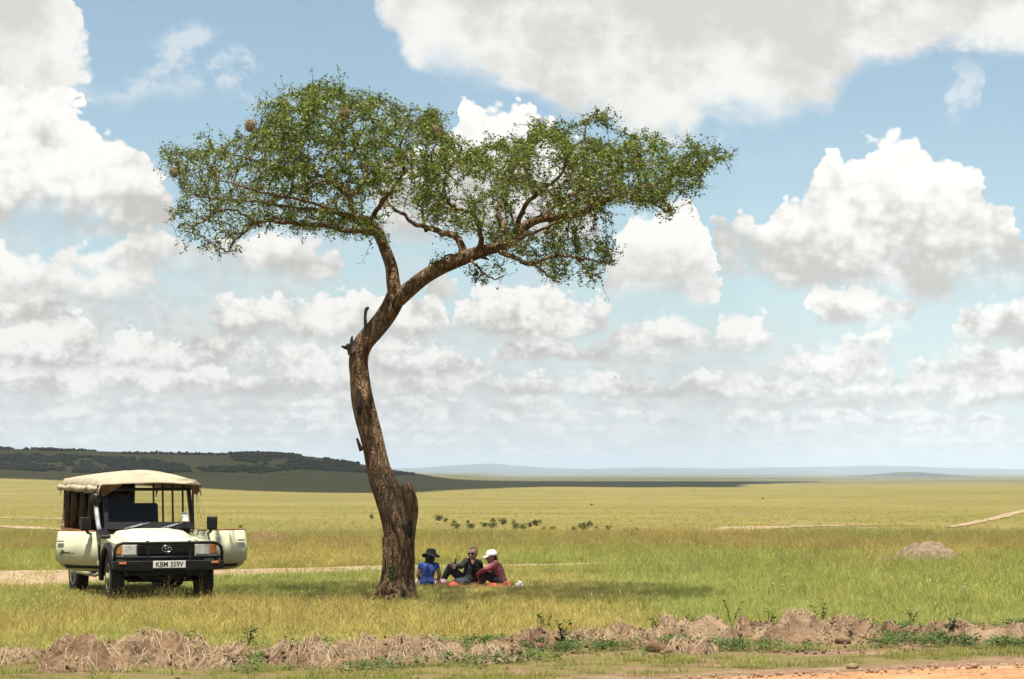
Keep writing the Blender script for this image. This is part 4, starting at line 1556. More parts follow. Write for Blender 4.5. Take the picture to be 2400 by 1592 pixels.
def leaf_tuft(name, n, r, seed, mat, h=0.12):
    rs = random.Random(seed)
    mb = MB()
    for k in range(n):
        a = rs.uniform(0, 2 * math.pi)
        z = rs.uniform(0.0, h)
        c = Vector((math.cos(a), math.sin(a), 0)) * r * math.sqrt(rs.random()) + Vector((0, 0, z))
        d = Vector((math.cos(a), math.sin(a), rs.uniform(0.1, 1.0))).normalized() * rs.uniform(0.025, 0.05)
        s = Vector((-math.sin(a), math.cos(a), rs.uniform(-.4, .4))).normalized() * rs.uniform(0.012, 0.022)
        mb.add([c, c + d * 0.5 + s, c + d, c + d * 0.5 - s], [(0, 1, 2, 3)])
    me = mb.mesh(name)
    me.materials.append(mat)
    return bpy.data.objects.new(name, me)


def scatter(name, P, rotz, scl, idx, tint, protos, label, cat):
    """One object: points on the land, a tuft on each."""
    coll = bpy.data.collections.new(name + '_tufts')
    for o in protos:
        coll.objects.link(o)
    me = bpy.data.meshes.new(name)
    me.vertices.add(len(P))
    me.vertices.foreach_set('co', np.asarray(P, np.float32).ravel())
    for nm, tp, val in (('rz', 'FLOAT', rotz), ('scl', 'FLOAT', scl), ('pick', 'INT', idx)):
        a = me.attributes.new(nm, tp, 'POINT')
        a.data.foreach_set('value', np.asarray(val, np.int32 if tp == 'INT' else np.float32))
    a = me.attributes.new('tint', 'FLOAT_COLOR', 'POINT')
    a.data.foreach_set('color', np.concatenate([tint, np.ones((len(P), 1))], 1).astype(np.float32).ravel())
    o = bpy.data.objects.new(name, me)
    COL.objects.link(o)
    ng = bpy.data.node_groups.new(name, 'GeometryNodeTree')
    ng.interface.new_socket('Geometry', in_out='INPUT', socket_type='NodeSocketGeometry')
    ng.interface.new_socket('Geometry', in_out='OUTPUT', socket_type='NodeSocketGeometry')
    gi, go = ng.nodes.new('NodeGroupInput'), ng.nodes.new('NodeGroupOutput')
    ci = ng.nodes.new('GeometryNodeCollectionInfo')
    ci.inputs['Collection'].default_value = coll
    ci.inputs['Separate Children'].default_value = True
    ci.inputs['Reset Children'].default_value = True
    ip = ng.nodes.new('GeometryNodeInstanceOnPoints')
    ip.inputs['Pick Instance'].default_value = True

    def attr(nm, dt):
        n = ng.nodes.new('GeometryNodeInputNamedAttribute')
        n.data_type = dt
        n.inputs['Name'].default_value = nm
        return n.outputs['Attribute']
    cx = ng.nodes.new('ShaderNodeCombineXYZ')
    ng.links.new(attr('rz', 'FLOAT'), cx.inputs[2])
    ng.links.new(gi.outputs[0], ip.inputs['Points'])
    ng.links.new(ci.outputs[0], ip.inputs['Instance'])
    ng.links.new(attr('pick', 'INT'), ip.inputs['Instance Index'])
    ng.links.new(cx.outputs[0], ip.inputs['Rotation'])
    ng.links.new(attr('scl', 'FLOAT'), ip.inputs['Scale'])
    ng.links.new(ip.outputs[0], go.inputs[0])
    md = o.modifiers.new('tufts', 'NODES')
    md.node_group = ng
    tag(o, label, cat, kind='stuff')
    return o


M['grass'] = leafy('grass_blade', (0.50, 0.475, 0.130), (0.58, 0.510, 0.170), 0.5, 0.48, tint=True, c3=(0.66, 0.58, 0.27))
M['drygrass'] = leafy('dry_stalk', (0.49, 0.420, 0.150), (0.46, 0.365, 0.135), 0.6, 0.44, tint=True, c3=(0.60, 0.49, 0.23))
M['herb'] = leafy('herb_leaf', (0.085, 0.155, 0.035), (0.120, 0.185, 0.045), 1.5, 0.35, tint=True)

CAR_X, CAR_Y, CAR_RZ = -5.652, 38.88, R(21.0)
PICNIC = flat(1065, 1356)


def field(n, r0, r1, margin=3.0):
    """random ground points in the wedge of land around the view"""
    r = np.sqrt(RNG.uniform(r0 ** 2, r1 ** 2, n))
    half = 0.2117 * r + margin
    x = RNG.uniform(-1, 1, n) * half
    return x, r


def track_d(x, y):
    d = np.full(x.shape, 1e9)
    for (px, py), w in zip(TRX[::4], TRW[::4]):
        d = np.minimum(d, np.hypot(x - px, y - py) - w * 0.5)
    return d


_m1, _m2 = land(2135, 1294), land(613, 1258)


def keep_clear(x, y):
    return keep_clear0(x, y) & ~((np.abs(x - _m1.x) < 1.0) & (y > _m1.y - 2.6) & (y < _m1.y + 0.8)) & ~((np.abs(x - _m2.x) < 1.3) & (y > _m2.y - 3.5) & (y < _m2.y + 1.0))


def keep_clear0(x, y):
    ok = (y > road_edge(x) + 0.10 * 0)
    ok &= np.hypot(x - TREE_OFF[0], y - TREE_OFF[1]) > 0.45
    ok &= ~((np.abs(x - PICNIC[0]) < 1.15) & (y > 43.12) & (y < PICNIC[1] + 1.0))
    # wheels and the ground right under the vehicle
    dx, dy = x - CAR_X, y - CAR_Y
    lx = dx * math.cos(CAR_RZ) + dy * math.sin(CAR_RZ)
    ly = -dx * math.sin(CAR_RZ) + dy * math.cos(CAR_RZ)
    for wx in (-.72, .72):
        for wy in (0, 2.98):
            ok &= ~((np.abs(lx - wx) < 0.16) & (np.abs(ly - wy) < 0.24))
    return ok


def near_m(x, y):
    return keep_clear(x, y)


def tints(x, y, base, var=0.40):
    n1 = fbm(x / 5.0, y / 9.0, 41, 3)[:, None]
    n2 = RNG.normal(0, 1, (len(x), 1))
    gold = np.array([1.10, 1.04, 0.92])
    green = np.array([0.86, 1.00, 0.78])
    t = sstep(n1, 0.35, 0.65)
    c = (green * (1 - t) + gold * t) * np.array(base)
    return np.clip(c * (1 + var * n2 * 0.5), 0.2, 2.0)


# short turf
gr = M['grass']
PR_S = [tuft('turf_%d' % k, 26, 0.05, 0.14, 0.15, 1.4, 0.0050, 100 + k, mat=gr, segs=2) for k in range(4)]
PR_M = [tuft('meadow_%d' % k, 24, 0.12, 0.32, 0.14, 1.35, 0.0050, 200 + k, 0.12, gr) for k in range(5)]
PR_T = [tuft('stalk_%d' % k, 14, 0.28, 0.55, 0.13, 0.8, 0.0040, 300 + k, 0.85, M['drygrass'], segs=4) for k in range(5)]
PR_H = [leaf_tuft('herb_%d' % k, 34, 0.11, 400 + k, M['herb']) for k in range(4)]


def lay(name, x, y, s, protos, tint, label, cat):
    n = len(x)
    P = np.stack([x, y, zg(x, y)], 1)
    return scatter(name, P, RNG.uniform(0, 6.28, n), s, RNG.integers(0, len(protos), n), tint, protos, label, cat)


x, y = field(62000, 23.0, 62)
ok = keep_clear(x, y)
sm_ = soil_mask(x, y)
ok &= (RNG.random(len(x)) > sm_ * 1.02)
ok &= (bank_d(x, y) > -0.4) | (RNG.random(len(x)) < 0.14 + 0.75 * sstep(fbm(x / 0.9, y / 0.9, 53, 3), 0.42, 0.58))
td = track_d(x, y)
ok &= (td > 0.05) | (RNG.random(len(x)) < 0.05)
x, y = x[ok], y[ok]
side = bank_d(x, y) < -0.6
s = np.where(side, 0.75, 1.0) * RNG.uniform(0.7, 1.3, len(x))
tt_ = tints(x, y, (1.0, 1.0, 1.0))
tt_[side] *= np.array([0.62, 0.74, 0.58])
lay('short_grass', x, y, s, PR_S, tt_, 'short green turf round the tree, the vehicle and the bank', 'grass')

# meadow
x, y = field(60000, 30.0, 84, 3.5)
ok = keep_clear(x, y) & (bank_d(x, y) > 0.75 + 0.5 * (fbm(x / 0.8, y / 0.8, 6, 2) - 0.5))
td = track_d(x, y)
ok &= (td > 0.15) & ~((td < 2.6) & (y < np.interp(x, TRX[:, 0], TRX[:, 1])) & (x < 3))
lush = fbm(x / 3.2, y / 5.0, 77, 3)
shade = np.exp(-(((x - TREE_OFF[0] + 0.3) / 5.0) ** 2 + ((y - TREE_OFF[1] - 1.8) / 3.2) ** 2))       # grazed short where people sit
dens = 0.14 + 0.9 * sstep(lush, 0.40, 0.60)
dens = np.where((y > 36.5) & (y < 46) & (x < 6), dens * 0.55, dens)
dens = dens * (1 - 0.8 * shade)
ok &= RNG.random(len(x)) < dens
x, y, lush = x[ok], y[ok], lush[ok]
s = np.clip(np.exp(RNG.normal(-0.16, 0.34, len(x))), 0.4, 1.3) * np.where(y > 50, 0.92, 0.88) * (1 - 0.5 * sstep(y, 66, 84))
s = np.where((y > 37.0) & (y < 48) & (x < 4.5), s * 0.62, s)
lay('meadow_grass', x, y, s, PR_M, tints(x, y, (1.04, 1.0, 0.95)), 'knee-high yellow green grass of the near plain', 'grass')

# tall seeding stalks: band behind, left foreground, scattered
x, y = field(30000, 31.0, 78, 3.5)
ok = keep_clear(x, y) & (bank_d(x, y) > 0.9) & (track_d(x, y) > 0.4)
band = sstep(y + 6 * (fbm(x / 7, y / 7, 13, 3) - 0.5), 56, 62) * (1 - sstep(y, 70, 77))
leftf = (1 - sstep(x + 2.0 * (fbm(x / 2, y / 2, 15, 2) - .5), -2.6, -0.6)) * (1 - sstep(y, 36.3, 37.6))
dens = np.maximum(np.maximum(band * 0.85, leftf * 0.50), 0.07 + 0.22 * sstep(fbm(x / 4, y / 4, 19, 3), 0.52, 0.66) * (y > 46))
dens = np.where((np.abs(y - 41) < 3.5) & (x > -3.4) & (x < 4), dens * 0.12, dens)
dens = np.where((y > 36.0) & (y < 38.6) & (x < -4.2) & (x > -6.8), 0.20, dens)
ok &= RNG.random(len(x)) < dens
x, y = x[ok], y[ok]
s = RNG.uniform(0.55, 1.05, len(x)) * np.where(y < 38, 0.70, 0.85)
lay('tall_grass', x, y, s, PR_T, tints(x, y, (1.0, 1.0, 1.0)), 'reddish gold seeding grass in bands across the plain', 'grass')

# green herbs on and before the bank, a few in the meadow
x, y = field(13000, 23.5, 36, 2.0)
d = bank_d(x, y)
dens = 0.7 * sstep(fbm(x / 0.7, y / 0.7, 23, 3), 0.48, 0.64) * (d > -3.2) * (d < 0.6) * sstep(x, -5.5, 0.5) + 0.22 * sstep(fbm(x / 0.6, y / 0.6, 29, 3), 0.55, 0.68) * (d > -1.6) * (d < 0.4)
ok = keep_clear(x, y) & (RNG.random(len(x)) < dens) & (y > road_edge(x) + 0.3)
x, y = x[ok], y[ok]
lay('herbs', x, y, RNG.uniform(0.5, 1.1, len(x)), PR_H, np.ones((len(x), 3)) * RNG.uniform(0.8, 1.25, (len(x), 1)), 'low bright green herbs growing on the bank of earth', 'herbs')

# short tussocks thinning out into the distance
x, y = field(30000, 78, 230, 8.0)
ok = RNG.random(len(x)) < (1 - sstep(y, 90, 230)) * (0.35 + 0.65 * sstep(fbm(x / 6, y / 12, 43, 3), 0.4, 0.6))
x, y = x[ok], y[ok]
lay('far_grass', x, y, RNG.uniform(0.25, 0.55, len(x)), PR_M, tints(x, y, (1.12, 1.0, 0.9)), 'thinning pale tussocks of the open plain beyond the shrubs', 'grass')


# ------------------------------------------------------------------ safari vehicle
M['paint'] = pbr('cream_green_paint', (0.72, 0.70, 0.46), 0.48, vary=0.16, vscale=3.5, coat=0.1, dirt=(0.42, 0.34, 0.20), bump=0.05, bscale=4)
M['paint_hood'] = pbr('sunlit_hood_paint', (0.90, 0.86, 0.62), 0.40, vary=0.10, vscale=4.0, coat=0.2)  # paler copy of the body paint, carrying the hood's sunlit brightness
M['black'] = pbr('black_steel', (0.009, 0.008, 0.008), 0.55, vary=0.3, vscale=8, spec=0.25)
M['plastic'] = pbr('black_plastic', (0.014, 0.012, 0.013), 0.42, vary=0.3, vscale=10, spec=0.35)
M['rubber'] = pbr('tyre_rubber', (0.020, 0.017, 0.015), 0.9, vary=0.4, vscale=12)
M['rim'] = pbr('rim_paint', (0.44, 0.42, 0.24), 0.6, vary=0.4, vscale=10)
M['chrome'] = pbr('chrome', (0.75, 0.75, 0.74), 0.18, metal=1.0)
M['grey'] = pbr('grey_tube', (0.42, 0.42, 0.43), 0.30, vary=0.15, vscale=10, coat=0.3)
M['canvas'] = pbr('tan_canvas', (0.53, 0.45, 0.315), 0.95, vary=0.22, vscale=3.0, bump=0.35, bscale=14, spec=0.1)
M['canvas_side'] = pbr('brown_canvas', (0.15, 0.095, 0.050), 0.95, vary=0.4, vscale=6.0, bump=0.5, bscale=14, spec=0.1)
M['pole'] = pbr('brown_pole', (0.17, 0.105, 0.05), 0.6, vary=0.4, vscale=9)
M['wood'] = pbr('varnished_rail', (0.40, 0.13, 0.03), 0.45, vary=0.4, vscale=9)
M['vinyl'] = pbr('black_vinyl', (0.018, 0.015, 0.014), 0.7, vary=0.3, vscale=8, spec=0.2)
M['amber'] = pbr('amber_lens', (0.72, 0.22, 0.06), 0.15, coat=0.5)
M['plate'] = pbr('plate_white', (0.98, 0.96, 0.84), 0.5, vary=0.1, vscale=20)
M['ink'] = pbr('plate_ink', (0.012, 0.012, 0.012), 0.6)
M['decal'] = pbr('dark_decal', (0.06, 0.055, 0.035), 0.6, vary=0.3, vscale=30)
M['sticker'] = pbr('white_sticker', (0.85, 0.85, 0.82), 0.6)
M['pattern'] = pbr('patterned_cloth', (0.50, 0.40, 0.25), 0.95, vscale=22.0, color2=(0.10, 0.07, 0.04))


def glass_material(name, tintc, rough=0.02):
    m, nt, out = material(name)
    f = nd(nt, 'ShaderNodeFresnel')
    f.inputs[0].default_value = 1.45
    tr = nd(nt, 'ShaderNodeBsdfTransparent', ins={0: (*tintc, 1)})
    gl = nd(nt, 'ShaderNodeBsdfGlossy')
    gl.inputs['Roughness'].default_value = rough
    gl.inputs['Color'].default_value = (0.5, 0.5, 0.5, 1)
    mx = nd(nt, 'ShaderNodeMixShader', ins={0: f.outputs[0], 1: tr.outputs[0], 2: gl.outputs[0]})
    nt.links.new(mx.outputs[0], out.inputs[0])
    return m


M['glass'] = glass_material('windscreen_glass', (0.90, 0.92, 0.88))
M['lens'] = pbr('headlight_lens', (0.95, 0.96, 0.88), 0.12, metal=0.2, vary=0.35, vscale=26, coat=0.6)


def wheel_arc(r, y0, z0, a0, a1, n=14):
    return [(y0 + r * math.cos(R(a0 + (a1 - a0) * i / n)), z0 + r * math.sin(R(a0 + (a1 - a0) * i / n))) for i in range(n + 1)]


def build_car():
    """front towards -Y, origin on the ground under the front axle"""
    car = empty('safari_vehicle', (CAR_X, CAR_Y, float(zg(CAR_X, CAR_Y)) - 0.02), CAR_RZ)
    tag(car, 'cream four-wheel-drive safari vehicle with canvas roof and both front doors open', 'vehicle')
    B = lambda: MB()
    # ---- body
    body = B()
    for s in (-1, 1):
        arch = wheel_arc(0.50, 0.0, 0.40, 14, 153)
        fend = [(0.70, 0.50), (0.52, 0.50)] + arch + [(-0.46, 0.80), (-0.44, 0.915), (-0.34, 0.950), (0.70, 1.045)]
        lo, hi = sorted((s * 0.60, s * 0.815))
        body.prism(fend, lo, hi, 'X')
        arch2 = wheel_arc(0.48, 2.98, 0.40, 8, 172)
        tub = [(4.02, 0.58), (3.50, 0.56)] + arch2 + [(2.50, 0.50), (0.95, 0.50), (0.95, 0.56), (1.80, 0.60), (1.80, 1.08), (4.02, 1.08)]
        lo, hi = sorted((s * 0.76, s * 0.83))
        body.prism(tub, lo, hi, 'X')
        body.box((min(s * .72, s * .80), 0.703, 0.48), (max(s * .72, s * .80), 0.82, 1.12))
    body.box((-0.79, 0.60, 0.55), (0.79, 0.695, 1.06))
    body.box((-0.755, 3.96, 0.56), (0.755, 4.03, 1.07))
    body.box((-0.755, 0.83, 0.47), (0.755, 3.95, 0.53))
    body.build('body', M['paint'], car, bevel=0.018)
    # ---- hood: a lofted sheet
    hb, rows, cols = B(), [], 17
    for i in range(13):
        t = i / 12
        y = -0.47 + t * 1.19
        w = 0.575 + 0.055 * t
        zc = 0.995 + 0.150 * t - 0.07 * max(0, 1 - t * 7) ** 2
        row = []
        for c in range(cols):
            q = c / (cols - 1) * 2 - 1
            z = zc - 0.05 * abs(q) ** 4 + 0.012 * (1 if abs(q) < 0.55 else 0)
            row.append((q * w, y, z - (0.06 if abs(q) > 0.99 else 0)))
        rows.append(row)
    hb.add([p for r_ in rows for p in r_], [(i * cols + c, i * cols + c + 1, (i + 1) * cols + c + 1, (i + 1) * cols + c) for i in range(12) for c in range(cols - 1)])
    hood = hb.build('hood', M['paint_hood'], car, True)
    sm = hood.modifiers.new('t', 'SOLIDIFY')
    sm.thickness = 0.02
    # ---- nose
    B().box((-0.455, -0.50, 0.735), (0.455, -0.40, 0.955)).build('grille', M['black'], car, bevel=0.01)
    gr_ = bpy.data.objects['grille']
    for z in (0.80, 0.835, 0.87, 0.905):
        B().box((-0.44, -0.512, z - 0.008), (0.44, -0.498, z + 0.008)).build('grille_bar', M['plastic'], gr_, bevel=0.003)
    em = B()
    ell = lambda a, b, x, z, n=28: [(x + a * math.cos(2 * math.pi * k / n), -0.525, z + b * math.sin(2 * math.pi * k / n)) for k in range(n)]
    em.tube(ell(0.074, 0.052, 0, 0.855), 0.0075, 6, True)
    em.tube(ell(0.024, 0.047, 0, 0.855), 0.006, 6, True)
    em.tube(ell(0.050, 0.020, 0, 0.884), 0.006, 6, True)
    em.build('emblem', M['chrome'], gr_, True)
    for s in (-1, 1):
        x0, x1 = sorted((s * 0.462, s * 0.825))
        pn = B().box((x0, -0.485, 0.725), (x1, -0.39, 0.955)).build('lamp_panel', M['paint'], car, bevel=0.012)
        a, b = sorted((s * 0.475, s * 0.70))
        B().box((a, -0.51, 0.752), (b, -0.47, 0.930)).build('headlight', M['lens'], pn, bevel=0.02, seg=3)
        a, b = sorted((s * 0.712, s * 0.812))
        B().box((a, -0.505, 0.765), (b, -0.46, 0.925)).build('indicator', M['amber'], pn, bevel=0.02, seg=3)
        a, b = sorted((s * 0.46, s * 0.83))
        B().box((a, -0.50, 0.708), (b, -0.44, 0.724)).build('chrome_strip', M['chrome'], pn, bevel=0.004)
    # ---- bumper, bull bar, number plate
    bp = B().prism([(-0.885, 0.675), (-0.885, 0.545), (-0.62, 0.515), (0.62, 0.515), (0.885, 0.545), (0.885, 0.675)], -0.70, -0.53, 'Y').build('bumper', M['black'], car, bevel=0.015)
    for s in (-1, 1):
        c = s * 0.74
        B().box((c - 0.06, -0.712, 0.625), (c + 0.06, -0.695, 0.660)).build('bumper_light', M['amber'], bp, bevel=0.006)
    # bull bar
    hoop = [(-0.86, -0.66, 0.67), (-0.86, -0.66, 0.80), (-0.845, -0.655, 0.88), (-0.80, -0.65, 0.93), (-0.73, -0.65, 0.952)]
    hoop = hoop + [(-x, y, z) for x, y, z in hoop[::-1]]
    bull = B().tube(hoop, 0.026, 10).build('bull_bar', M['black'], car, True)
    for x in (-0.335, 0.335):
        B().prism([(-0.69, 0.675), (-0.63, 0.675), (-0.62, 0.99), (-0.66, 0.99)], x - 0.022, x + 0.022, 'X').build('upright', M['black'], bull, bevel=0.006)
    B().tube([(-0.84, -0.655, 0.725), (0.84, -0.655, 0.725)], 0.02, 8).build('cross_tube', M['black'], bull, True)
    pl = B().box((-0.26, -0.722, 0.560), (0.26, -0.705, 0.672)).build('number_plate', M['plate'], car, bevel=0.006)
    tm = text_mesh('KBM 359V', 0.118)
    lt = link('lettering', tm, M['ink'], pl, False)
    lt.location = (0, -0.7235, 0.617)
    lt.rotation_euler = (math.pi / 2, 0, 0)
    lt.scale = (0.86, 1.0, 1.0)
    # ---- flares
    for s in (-1, 1):
        arc = [(s * 0.845, y, z) for y, z in wheel_arc(0.485, 0.0, 0.40, -8, 152, 18)]
        f = B()
        for k in range(len(arc) - 1):
            pass
        n = len(arc)
        vs, fs = [], []
        for (x, y, z) in arc:
            d = Vector((0, y, z - 0.40)).normalized()
            for du, dv in ((-0.05, 0.0), (-0.05, 0.075), (0.012, 0.06), (0.03, 0.02), (0.03, -0.015), (-0.05, -0.02)):
                vs.append((x + s * du, y + d.y * dv, z + d.z * dv))
        for k in range(n - 1):
            for j in range(6):
                l = (j + 1) % 6
                fs.append((k * 6 + j, k * 6 + l, (k + 1) * 6 + l, (k + 1) * 6 + j))
        f.add(vs, fs)
        f.build('wheel_flare', M['plastic'], car, True)
    # ---- chassis
    ch = B()
    ch.box((-0.42, -0.45, 0.40), (-0.34, 4.0, 0.52)).box((0.34, -0.45, 0.40), (0.42, 4.0, 0.52))
    ch.tube([(-0.70, 0, 0.39), (0.70, 0, 0.39)], 0.05, 10).tube([(-0.70, 2.98, 0.39), (0.70, 2.98, 0.39)], 0.05, 10)
    ch.ball((0.26, 0, 0.37), (0.15, 0.15, 0.15)).ball((0.1, 2.98, 0.37), (0.16, 0.16, 0.16))
    ch.box((-0.34, -0.3, 0.36), (0.34, 0.6, 0.60)).box((-0.62, -0.50, 0.44), (0.62, -0.42, 0.72))
    ch.box((-0.5, 1.2, 0.34), (0.3, 2.4, 0.48))
    ch.tube([(-0.55, -0.16, 0.34), (0.55, -0.16, 0.34)], 0.02, 8)
    ch.build('chassis', M['black'], car)
    st = B().tube([(-0.80, 0.75, 0.44), (-0.86, 0.85, 0.40), (-0.86, 2.35, 0.40), (-0.80, 2.45, 0.44)], 0.035, 8)
    st.build('side_step', M['rim'], car, True)
    st = B().tube([(0.80, 0.75, 0.44), (0.86, 0.85, 0.40), (0.86, 2.35, 0.40), (0.80, 2.45, 0.44)], 0.035, 8)
    st.build('side_step', M['rim'], car, True)
    # ---- wheels
    tp = [(0.225, -0.10), (0.30, -0.112), (0.36, -0.108), (0.388, -0.085), (0.392, 0), (0.388, 0.085), (0.36, 0.108), (0.30, 0.112), (0.225, 0.10)]
    for s in (-1, 1):
        for yy in (0.0, 2.98):
            w = empty('wheel')
            w.parent = car
            w.location = (s * 0.72, yy, 0.39)
            if yy == 0:
                w.rotation_euler = (0, 0, R(-4))
            B().lathe(tp, 'X', 40).build('tyre', M['rubber'], w, True)
            tr = B()
            for k in range(34):
                a = 2 * math.pi * k / 34
                m = Matrix.Rotation(a, 4, 'X')
                tr.box((-0.10, -0.016, 0.384), (-0.01, 0.016, 0.402), m).box((0.01, -0.016 + 0.01, 0.384), (0.10, 0.026, 0.402), m)
            t_ = tr.build('tread', M['rubber'], w)
            rm = B()
            prof = [(0.235, -0.02), (0.235, 0.108), (0.215, 0.112), (0.205, 0.07), (0.15, 0.045), (0.11, 0.06), (0.085, 0.10), (0.075, 0.135), (0.02, 0.14)]
            rm.lathe([(r_, h * s) for r_, h in prof], 'X', 32)
            rr_ = rm.build('rim', M['rim'], w, True)
            for k in range(6):
                a = 2 * math.pi * k / 6
                B().ball((s * 0.058, 0.168 * math.cos(a), 0.168 * math.sin(a)), (0.012, 0.022, 0.022), n=8).build('rim_hole', M['black'], rr_, True)
    # ---- windscreen
    y0, z0, y1, z1 = 0.72, 1.13, 0.99, 1.80
    def wp(x, t, o=0.0):
        return Vector((x * (1 - 0.02 * t), y0 + (y1 - y0) * t - o, z0 + (z1 - z0) * t))
    wf = B()
    def slab(a, b, c, d, th=0.035):
        n = Vector((0, -(z1 - z0), (y1 - y0))).normalized() * th
        q = [a, b, c, d]
        return [p for p in q] + [p + n for p in q], [(0, 3, 2, 1), (4, 5, 6, 7), (0, 1, 5, 4), (1, 2, 6, 5), (2, 3, 7, 6), (3, 0, 4, 7)]
    wf.add(*slab(wp(-.745, 0), wp(.745, 0), wp(.745, .17), wp(-.745, .17)))
    wf.add(*slab(wp(-.745, .935), wp(.745, .935), wp(.745, 1), wp(-.745, 1)))
    wf.add(*slab(wp(-.745, .172), wp(-.675, .172), wp(-.675, .933), wp(-.745, .933)))
    wf.add(*slab(wp(.675, .172), wp(.745, .172), wp(.745, .933), wp(.675, .933)))
    fr = wf.build('windscreen_frame', M['plastic'], car, bevel=0.006)
    wg = B()
    g = [wp(-.674, .174, -0.002), wp(.674, .174, -0.002), wp(.674, .931, -0.002), wp(-.674, .931, -0.002)]
    wg.add(g, [(0, 1, 2, 3)])
    gl = wg.build('windscreen', M['glass'], car)
    stk = B()
    for t0, t1 in ((0.20, 0.30), (0.315, 0.42)):
        stk.add([wp(.55, t0, 0.006), wp(.655, t0, 0.006), wp(.655, t1, 0.006), wp(.57, t1, 0.006)], [(0, 1, 2, 3)])
    stk.build('sticker', M['sticker'], gl)
    for x, dx in ((-0.42, 0.30), (0.18, 0.28)):
        B().tube([wp(x, 0.03, 0.05), wp(x + dx, 0.15, 0.05)], 0.008, 6).tube([wp(x + dx * .35, 0.05, 0.058), wp(x + dx * 1.35, 0.17, 0.045)], 0.006, 6).build('wiper', M['grey'], fr, True)
    # dashboard, steering wheel
    db = B().box((-0.70, 0.80, 0.95), (0.70, 1.10, 1.19)).build('dashboard', M['vinyl'], car, bevel=0.03)
    B().tube([(-0.36 + 0.19 * math.cos(a), 1.22 + 0.08 * math.sin(a), 1.22 + 0.17 * math.sin(a)) for a in np.linspace(0, 2 * math.pi, 24)[:-1]], 0.015, 6, True).build('steering_wheel', M['vinyl'], car, True)
    # ---- seats
    def seat(x, y, w, top, mat='vinyl', sz=0.80):
        s_ = empty('seat')
        s_.parent = car
        B().box((x - w, y, sz - 0.12), (x + w, y + 0.48, sz)).build('cushion', M[mat], s_, bevel=0.04, seg=3)
        m = Matrix.Translation((x, y + 0.46, sz)) @ Matrix.Rotation(R(-10), 4, 'X')
        B().box((-w, -0.06, 0.0), (w, 0.07, top - sz), m).build('backrest', M[mat], s_, bevel=0.045, seg=3)
    seat(-0.38, 1.25, 0.25, 1.38)
    seat(0.12, 1.25, 0.26, 1.56)
    for yy in (2.05, 2.85):
        for x in (-0.5, 0.0):
            seat(x, yy, 0.22, 1.40, 'canvas_side', 0.88)
    # ---- canopy frame
    for s in (-1, 1):
        for y in (1.02, 1.75, 2.5, 3.25, 3.98):
            B().tube([(s * 0.80, y, 1.08), (s * 0.78, y, 1.90)], 0.018, 8).build('roof_post', M['pole'], car, True)
        B().tube([(s * 0.78, 0.95, 1.90), (s * 0.78, 4.0, 1.90)], 0.018, 8).build('roof_rail', M['pole'], car, True)
        B().box((min(s * .79, s * .85), 0.98, 1.083), (max(s * .79, s * .85), 4.0, 1.105)).build('body_rail', M['wood'], car, bevel=0.005)
    for x in (-0.2, 0.22):
        B().tube([(x, 3.98, 1.08), (x, 3.98, 2.0)], 0.018, 8).build('rear_post', M['pole'], car, True)
    B().tube([(-0.78, 1.02, 1.72), (-0.77, 1.75, 1.72)], 0.022, 8).build('side_bar', M['canvas_side'], car, True)
    for y in (1.75, 2.5, 3.25):
        B().tube([(-0.78, y, 1.90), (-0.4, y, 2.0), (0, y, 2.05), (0.4, y, 2.0), (0.78, y, 1.90)], 0.016, 6).build('roof_hoop', M['pole'], car, True)
    # ---- canvas roof
    nu, nv = 41, 61
    vs = []
    for i in range(nu):
        q = i / (nu - 1) * 2 - 1
        for j in range(nv):
            t = j / (nv - 1)
            y = 0.70 + 3.38 * t
            crown = 1.935 + 0.175 * (1 - abs(q) ** 1.7) * min(1, 0.15 + t * 3.4) * (1 - 0.40 * max(0, (t - 0.30) / 0.70) ** 1.2)
            z = crown
            x = q * 0.90
            e = max(0, (abs(q) - 0.9) / 0.1)
            z -= 0.17 * e ** 1.4 * (0.75 + 0.6 * float(fbm(t * 9.0, q * 2, 8, 3)))
            x -= math.copysign(0.04 * e * e, q)
            ef = max(0, (0.055 - t) / 0.055)
            z -= 0.07 * ef ** 1.3
            er = max(0, (t - 0.95) / 0.05)
            z -= 0.13 * er ** 1.6
            y -= 0.03 * er * er
            z -= 0.020 * abs(math.sin(t * math.pi * 4.3)) * (1 - abs(q)) * 0.5
            z += 0.022 * (float(fbm(q * 3 + 7, t * 8, 5, 3)) - 0.5)
            y += 0.03 * (float(fbm(q * 4, 3.3, 6, 2)) - 0.5) * (1 if t < 0.1 else 0)
            vs.append((x, y, z))
    fs = [(i * nv + j, (i + 1) * nv + j, (i + 1) * nv + j + 1, i * nv + j + 1) for i in range(nu - 1) for j in range(nv - 1)]
    rf = B().add(vs, fs).build('canvas_roof', M['canvas'], car, True)
    so = rf.modifiers.new('t', 'SOLIDIFY')
    so.thickness = 0.012
    # rolled side curtain on the near side and folds at the front corners
    rl = B()
    pts = [(-0.865, 0.85 + 3.15 * t, 1.80 + 0.05 * (float(fbm(t * 11, 1.0, 4, 3)) - 0.5)) for t in np.linspace(0, 1, 40)]
    rl.tube(pts, [0.048 + 0.05 * (float(fbm(k * 0.45, 3.0, 5, 3)) - 0.5) for k in range(40)], 10)
    rl.build('rolled_curtain', M['canvas'], rf, True)
    rl = B()
    pts = [(0.865, 0.85 + 3.15 * t, 1.83 + 0.012 * math.sin(t * 31)) for t in np.linspace(0, 1, 40)]
    rl.tube(pts, [0.042 + 0.04 * (float(fbm(k * 0.45, 9.0, 5, 3)) - 0.5) for k in range(40)], 10)
    rl.build('rolled_curtain', M['canvas'], rf, True)
    cf = B().add([(-0.86, 0.74, 1.86), (-0.45, 0.745, 1.865), (-0.74, 0.86, 1.67), (-0.84, 0.92, 1.72)], [(0, 1, 2, 3)])
